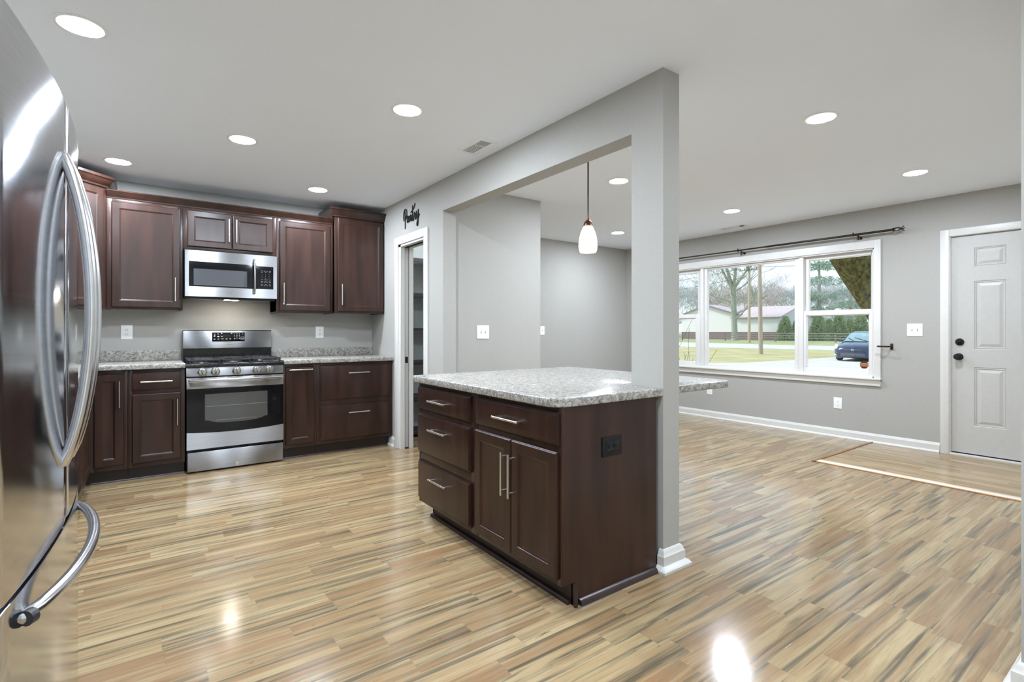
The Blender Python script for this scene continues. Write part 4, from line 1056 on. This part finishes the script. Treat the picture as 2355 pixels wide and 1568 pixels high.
def slab(a, b, c, d, t=.12):
    V = [Vector(q) for q in (a, b, c, d)]; n = (V[1] - V[0]).cross(V[3] - V[0]).normalized(); n = n if n.z > 0 else -n
    m.add(V + [v + n * t for v in V], [(0, 1, 2, 3), (4, 5, 6, 7), (0, 1, 5, 4), (1, 2, 6, 5), (2, 3, 7, 6), (3, 0, 4, 7)])
slab((bx - .35, 43.2, 3.55), (bx - .35, 52.5, 3.55), (94.5, 52.5, 5.7), (94.5, 43.2, 5.7)); slab((101.3, 43.2, 3.55), (101.3, 52.5, 3.55), (94.5, 52.5, 5.7), (94.5, 43.2, 5.7))
slab((bx - .4, 51.2, 4.27), (101.3, 51.2, 4.27), (101.3, 57.4, 6.17), (bx - .4, 57.4, 6.17)); slab((bx - .4, 63.6, 4.27), (101.3, 63.6, 4.27), (101.3, 57.4, 6.17), (bx - .4, 57.4, 6.17))
obj('roof', m, OM['barnroof'], bn, smooth=False)
m = MB().box(bx - .42, bx - .36, 43.2, 51.3, 3.42, 3.62)
for ya, yb in ((51.2, 57.4), (63.6, 57.4)):
    m.add([(bx - .44, ya, 4.14), (bx - .44, yb, 6.04), (bx - .44, yb, 6.30), (bx - .44, ya, 4.40), (bx - .38, ya, 4.14), (bx - .38, yb, 6.04), (bx - .38, yb, 6.30), (bx - .38, ya, 4.40)], [(0, 1, 2, 3), (4, 5, 6, 7), (0, 1, 5, 4), (3, 2, 6, 7), (0, 3, 7, 4), (1, 2, 6, 5)])
obj('fascia', m, OM['fascia'], bn, smooth=False)
# rail fence: every post and rail of the run a part of the one fence
fx = 76.4
fe = thing('rail_fence', 'weathered gray three-rail fence running along the far side of the road', 'fence', (fx, 40, G))
ys = [22.2 + 4.06 * i for i in range(17)]
for i, y in enumerate(ys):
    obj('post', MB().box(fx - .09, fx + .09, y - .09, y + .09, G, .98, .02), OM['fence'], fe)
for z in (.18, .52, .86):
    obj('rail', MB().box(fx - .13, fx - .09, ys[0] - .5, ys[-1] + .5, z - .07, z + .07), OM['fence'], fe)
# utility poles and wires
p1, p2 = ground(1749.7, 35.0), ground(1723, 68)
up_ = tag(obj('utility_pole', MB().tube([p1, p1 + Vector((0, .06, 4)), p1 + Vector((.02, .16, 10.5))], [.145, .135, .10], 14), OM['pole']), 'nearer weathered wooden utility pole standing in the lawn, right of the other pole', 'utility pole')
t = tag(obj('utility_pole', MB().tube([p2, p2 + Vector((0, 0, 10.1))], [.19, .14], 12), OM['pole2'], origin=p2), 'farther brown utility pole with a crossarm, beside the big bare tree', 'utility pole')
az = p2.z + 9.75
obj('crossarm', MB().box(p2.x - .28, p2.x - .16, p2.y - 1.3, p2.y + 1.3, az - .08, az + .05), OM['fence'], t)
obj('transformer', MB().lathe([(.2, 0), (.22, .05), (.22, .62), (.1, .70), (0, .72)], (p2.x - .35, p2.y + .05, az - .15), 14), OM['fence'], t)
for dy in (-1.1, -.45, .5, 1.1): obj('insulator', MB().lathe([(.06, 0), (.07, .08), (.05, .2), (0, .22)], (p2.x - .22, p2.y + dy, az + .05), 10), OM['fence'], t)
def wire(a, b, sag, lab):
    a, b = Vector(a), Vector(b); P = [a.lerp(b, k / 16) - Vector((0, 0, sag * 4 * (k / 16) * (1 - k / 16))) for k in range(17)]
    tag(obj('power_line', MB().tube(P, .026, 5), OM['wire']), lab, 'power line', 'overhead power lines')
wire((p2.x - .22, p2.y + 1.1, az + .25), (p2.x - 6, p2.y + 46, az - .6), 1.2, 'power line running left from the crossarm of the farther pole')
wire((p2.x - .22, p2.y - 1.1, az + .25), (p2.x + 2, p2.y - 50, az + .2), .8, 'power line running right from the crossarm of the farther pole, crossing the upper right pane')
wire((p2.x - .3, p2.y + .1, az - .9), (p2.x - 6, p2.y + 46, az - 2.4), 1.2, 'lower power line running left from the farther pole across the left pane')
# leaning mossy trunk close to the house
def along(px, py, depth):
    q = ground(px, depth); q.z = CAM_H - (py - 761.05) * depth / CAM_F; return q
tk = along(2130, 864, 13.0); tk.z = G
P = catmull([tk, along(2092, 800, 13), along(2035, 712, 13), along(1958, 600, 13), along(1896, 500, 12.8), along(1850, 380, 12.5)], 6)
mt_ = tag(obj('leaning_tree', MB().tube(P, [.50 - .16 * i / (len(P) - 1) for i in range(len(P))], 18, cap=False), OM['moss'], origin=tk), 'thick leaning mossy tree trunk close outside the upper right pane', 'tree')
P = catmull([along(2030, 705, 13.1), along(2006, 640, 13.2), along(1990, 560, 13.3), along(1992, 470, 13.5), along(2010, 330, 13.8)], 5)
obj('second_limb', MB().tube(P, [.30 - .08 * i / (len(P) - 1) for i in range(len(P))], 14, cap=False), OM['bark2'], mt_)
# bare twigs of a shrub by the house
sb = ground(1556, 8.6); m = MB(); rng = random.Random(9)
for k in range(9):
    a = rng.uniform(-.9, .9); branchy(m, sb + Vector((rng.uniform(-.12, .12), rng.uniform(-.12, .12), 0)), (rng.uniform(-.3, .3), a * .5, 1), rng.uniform(.8, 1.15), .009, 1, rng, .4, .1, 4, .003)
tag(obj('bare_shrub', m, OM['bark2'], origin=sb), 'small bare twiggy shrub outside the lower left pane', 'shrub')

# parked car: front toward the house, at the edge of the drive
CX, CY, CR = 29.6, 10.95, math.radians(7)
car = thing('car', 'dark blue sedan parked on the drive, cut off by the right window frame', 'car', (CX, CY, G + .012))
car.rotation_euler = (0, 0, CR); car.scale = (1.06, 1.06, 1.06)
paint = pm('dark_blue_car_paint', srgb(34, 48, 74), srgb(38, 54, 82), 3, .18, coat=.8, coat_rough=.05)
cglass = pm('pale_windshield', srgb(120, 150, 156), srgb(150, 178, 182), 2, .05, spec=1.0)
tyre = pm('black_tyre', srgb(30, 30, 32), srgb(42, 42, 44), 20, .8)
headl = pm('headlamp_lens', srgb(190, 204, 214), srgb(220, 228, 234), 20, .1, spec=.8)
grille = pm('grille_gray', srgb(70, 72, 76), srgb(110, 112, 116), 60, .4)
# body: stations along x (front at 0, rear at 4.5), half-section points (y, z)
def section(w, zb, zs, zh, wh):
    return [(w * .86, zb), (w * .97, zb + .10), (w, zb + .28), (w * .99, zs), (w * .93, zs + .07), (wh, zh - .03), (wh * .6, zh), (0, zh + .012)]
st = [(.00, section(.62, .20, .44, .60, .48)), (.10, section(.76, .17, .50, .70, .60)), (.35, section(.86, .16, .60, .80, .66)), (.8, section(.89, .16, .70, .89, .70)), (1.25, section(.895, .16, .76, .95, .72)),
      (1.6, section(.895, .16, .80, .965, .74)), (3.6, section(.895, .16, .84, 1.0, .74)), (4.1, section(.88, .18, .84, 1.02, .70)), (4.4, section(.82, .22, .78, .98, .66)), (4.5, section(.72, .28, .66, .90, .6))]
V = []; F = []; n8 = 15
for x, sc in st:
    full = [(-y, z) for y, z in sc] + [(y, z) for y, z in sc[:-1]][::-1]
    V += [(x, y, z) for y, z in full]
for i in range(len(st) - 1):
    for k in range(n8):
        k2 = (k + 1) % n8; F.append((i * n8 + k, i * n8 + k2, (i + 1) * n8 + k2, (i + 1) * n8 + k))
F.append(tuple(range(n8))); F.append(tuple((len(st) - 1) * n8 + k for k in range(n8)))
obj('body', MB().add(V, F), paint, car, local=True, ang=50)
gh = [(1.28, .70, .955, .70, .955), (1.95, .66, .98, .54, 1.40), (2.4, .66, 1.0, .54, 1.46), (3.1, .66, 1.0, .54, 1.44), (3.95, .64, 1.0, .56, 1.06)]
V = []; F = []
for x, wb, zb, wt, zt in gh: V += [(x, -wb - .06, zb - .04), (x, -wt, zt - .03), (x, -wt * .8, zt + .012), (x, wt * .8, zt + .012), (x, wt, zt - .03), (x, wb + .06, zb - .04)]
for i in range(len(gh) - 1):
    for k in range(6):
        k2 = (k + 1) % 6; F.append((i * 6 + k, i * 6 + k2, (i + 1) * 6 + k2, (i + 1) * 6 + k))
F += [tuple(range(6)), tuple(range(24, 30))]
obj('roof', MB().add(V, F), paint, car, local=True, ang=50)
m = MB().add([(1.27, -.66, .965), (1.27, .66, .965), (1.90, .50, 1.385), (1.90, -.50, 1.385)], [(0, 1, 2, 3)])
m.v += [(x - .015, y, z + .012) for x, y, z in m.v[:4]]; m.f += [(4, 5, 6, 7), (0, 1, 5, 4), (1, 2, 6, 5), (2, 3, 7, 6), (3, 0, 4, 7)]; m.mi += [0] * 5
ws = obj('windshield', m, cglass, car, local=True, smooth=False)
for a, b in (((1.255, -.30, .995), (1.50, .25, 1.155)), ((1.255, .25, .995), (1.46, .52, 1.13))): obj('wiper', MB().tube([a, b], .012, 6), tyre, ws, local=True)
for s_ in (-1, 1):
    obj('side_window', MB().add([(1.62, s_ * .735, 1.0), (3.6, s_ * .735, 1.0), (3.2, s_ * .585, 1.36), (2.05, s_ * .585, 1.37), (1.62, s_ * .70, .99), (3.6, s_ * .70, .99), (3.2, s_ * .55, 1.35), (2.05, s_ * .55, 1.36)], [(0, 1, 2, 3), (4, 5, 6, 7), (0, 1, 5, 4), (1, 2, 6, 5), (2, 3, 7, 6), (3, 0, 4, 7)]), cglass, car, local=True, smooth=False)
    obj('mirror', MB().box(1.62, 1.76, s_ * .80, s_ * 1.02, .93, 1.07, .04), paint, car, local=True)
    obj('headlight', MB().add([(.10, s_ * .50, .60), (.20, s_ * .84, .62), (.62, s_ * .905, .80), (.55, s_ * .80, .845), (.20, s_ * .56, .70), (.22, s_ * .50, .56), (.32, s_ * .80, .58), (.7, s_ * .85, .76), (.64, s_ * .74, .80), (.34, s_ * .52, .66)], [(0, 1, 2, 3, 4), (5, 6, 7, 8, 9), (0, 1, 6, 5), (1, 2, 7, 6), (2, 3, 8, 7), (3, 4, 9, 8), (4, 0, 5, 9)]), headl, car, local=True, smooth=False)
    obj('fog_light', MB().add([(.055, s_ * .66, .30), (.10, s_ * .80, .40), (.085, s_ * .78, .30), (.16, s_ * .66, .30), (.2, s_ * .80, .40), (.19, s_ * .78, .30)], [(0, 1, 2), (3, 4, 5), (0, 1, 4, 3), (1, 2, 5, 4), (2, 0, 3, 5)]), headl, car, local=True, smooth=False)
    for x in (.92, 3.55):
        w_ = obj('wheel', MB().lathe([(.17, s_ * .66), (.30, s_ * .66), (.32, s_ * .70), (.32, s_ * .84), (.30, s_ * .88), (.21, s_ * .88), (.20, s_ * .86), (0, s_ * .86)], (x, 0, .32), 22, 'Y'), tyre, car, local=True)
        obj('wheel_rim', MB().lathe([(.20, s_ * .870), (.17, s_ * .885), (.05, s_ * .875), (0, s_ * .875)], (x, 0, .32), 18, 'Y'), MT['chrome'], w_, local=True)
obj('upper_grille', MB().box(-.012, .10, -.40, .40, .535, .60, .02), grille, car, local=True)
obj('lower_grille', MB().box(-.020, .10, -.52, .52, .24, .40, .03), grille, car, local=True)
m = MB().tube([(-.014 + .002, .065 * math.cos(q * PI / 8), .575 + .036 * math.sin(q * PI / 8)) for q in range(17)], .006, 6)
m.tube([(-.014, -.030, .55), (-.014, -.022, .60)], .006, 6).tube([(-.014, .022, .55), (-.014, .030, .60)], .006, 6).tube([(-.014, -.026, .568), (-.014, .026, .582)], .006, 6)
obj('emblem', m, MT['chrome'], car, local=True)

# patio window in the wall behind the camera, the daylight seen mirrored in the oven glass
m = MB(); a, b, c, d = BW
for q in ((a, a + .06, c, d), (b - .06, b, c, d), ((a + b) / 2 - .04, (a + b) / 2 + .04, c, d)): m.box(q[0], q[1], -1.50, -1.43, q[2], q[3])
for q in ((a, b, c, c + .07), (a, b, d - .07, d)): m.box(q[0], q[1], -1.50, -1.43, q[2], q[3])
w2 = struct('window_2', m, MT['vinyl'])
obj('glass_pane', MB().box(a + .05, (a + b) / 2 - .03, -1.468, -1.464, c + .06, d - .06).box((a + b) / 2 + .03, b - .05, -1.468, -1.464, c + .06, d - .06), MT['glass'], w2, smooth=False)
print('objects', len(bpy.data.objects))
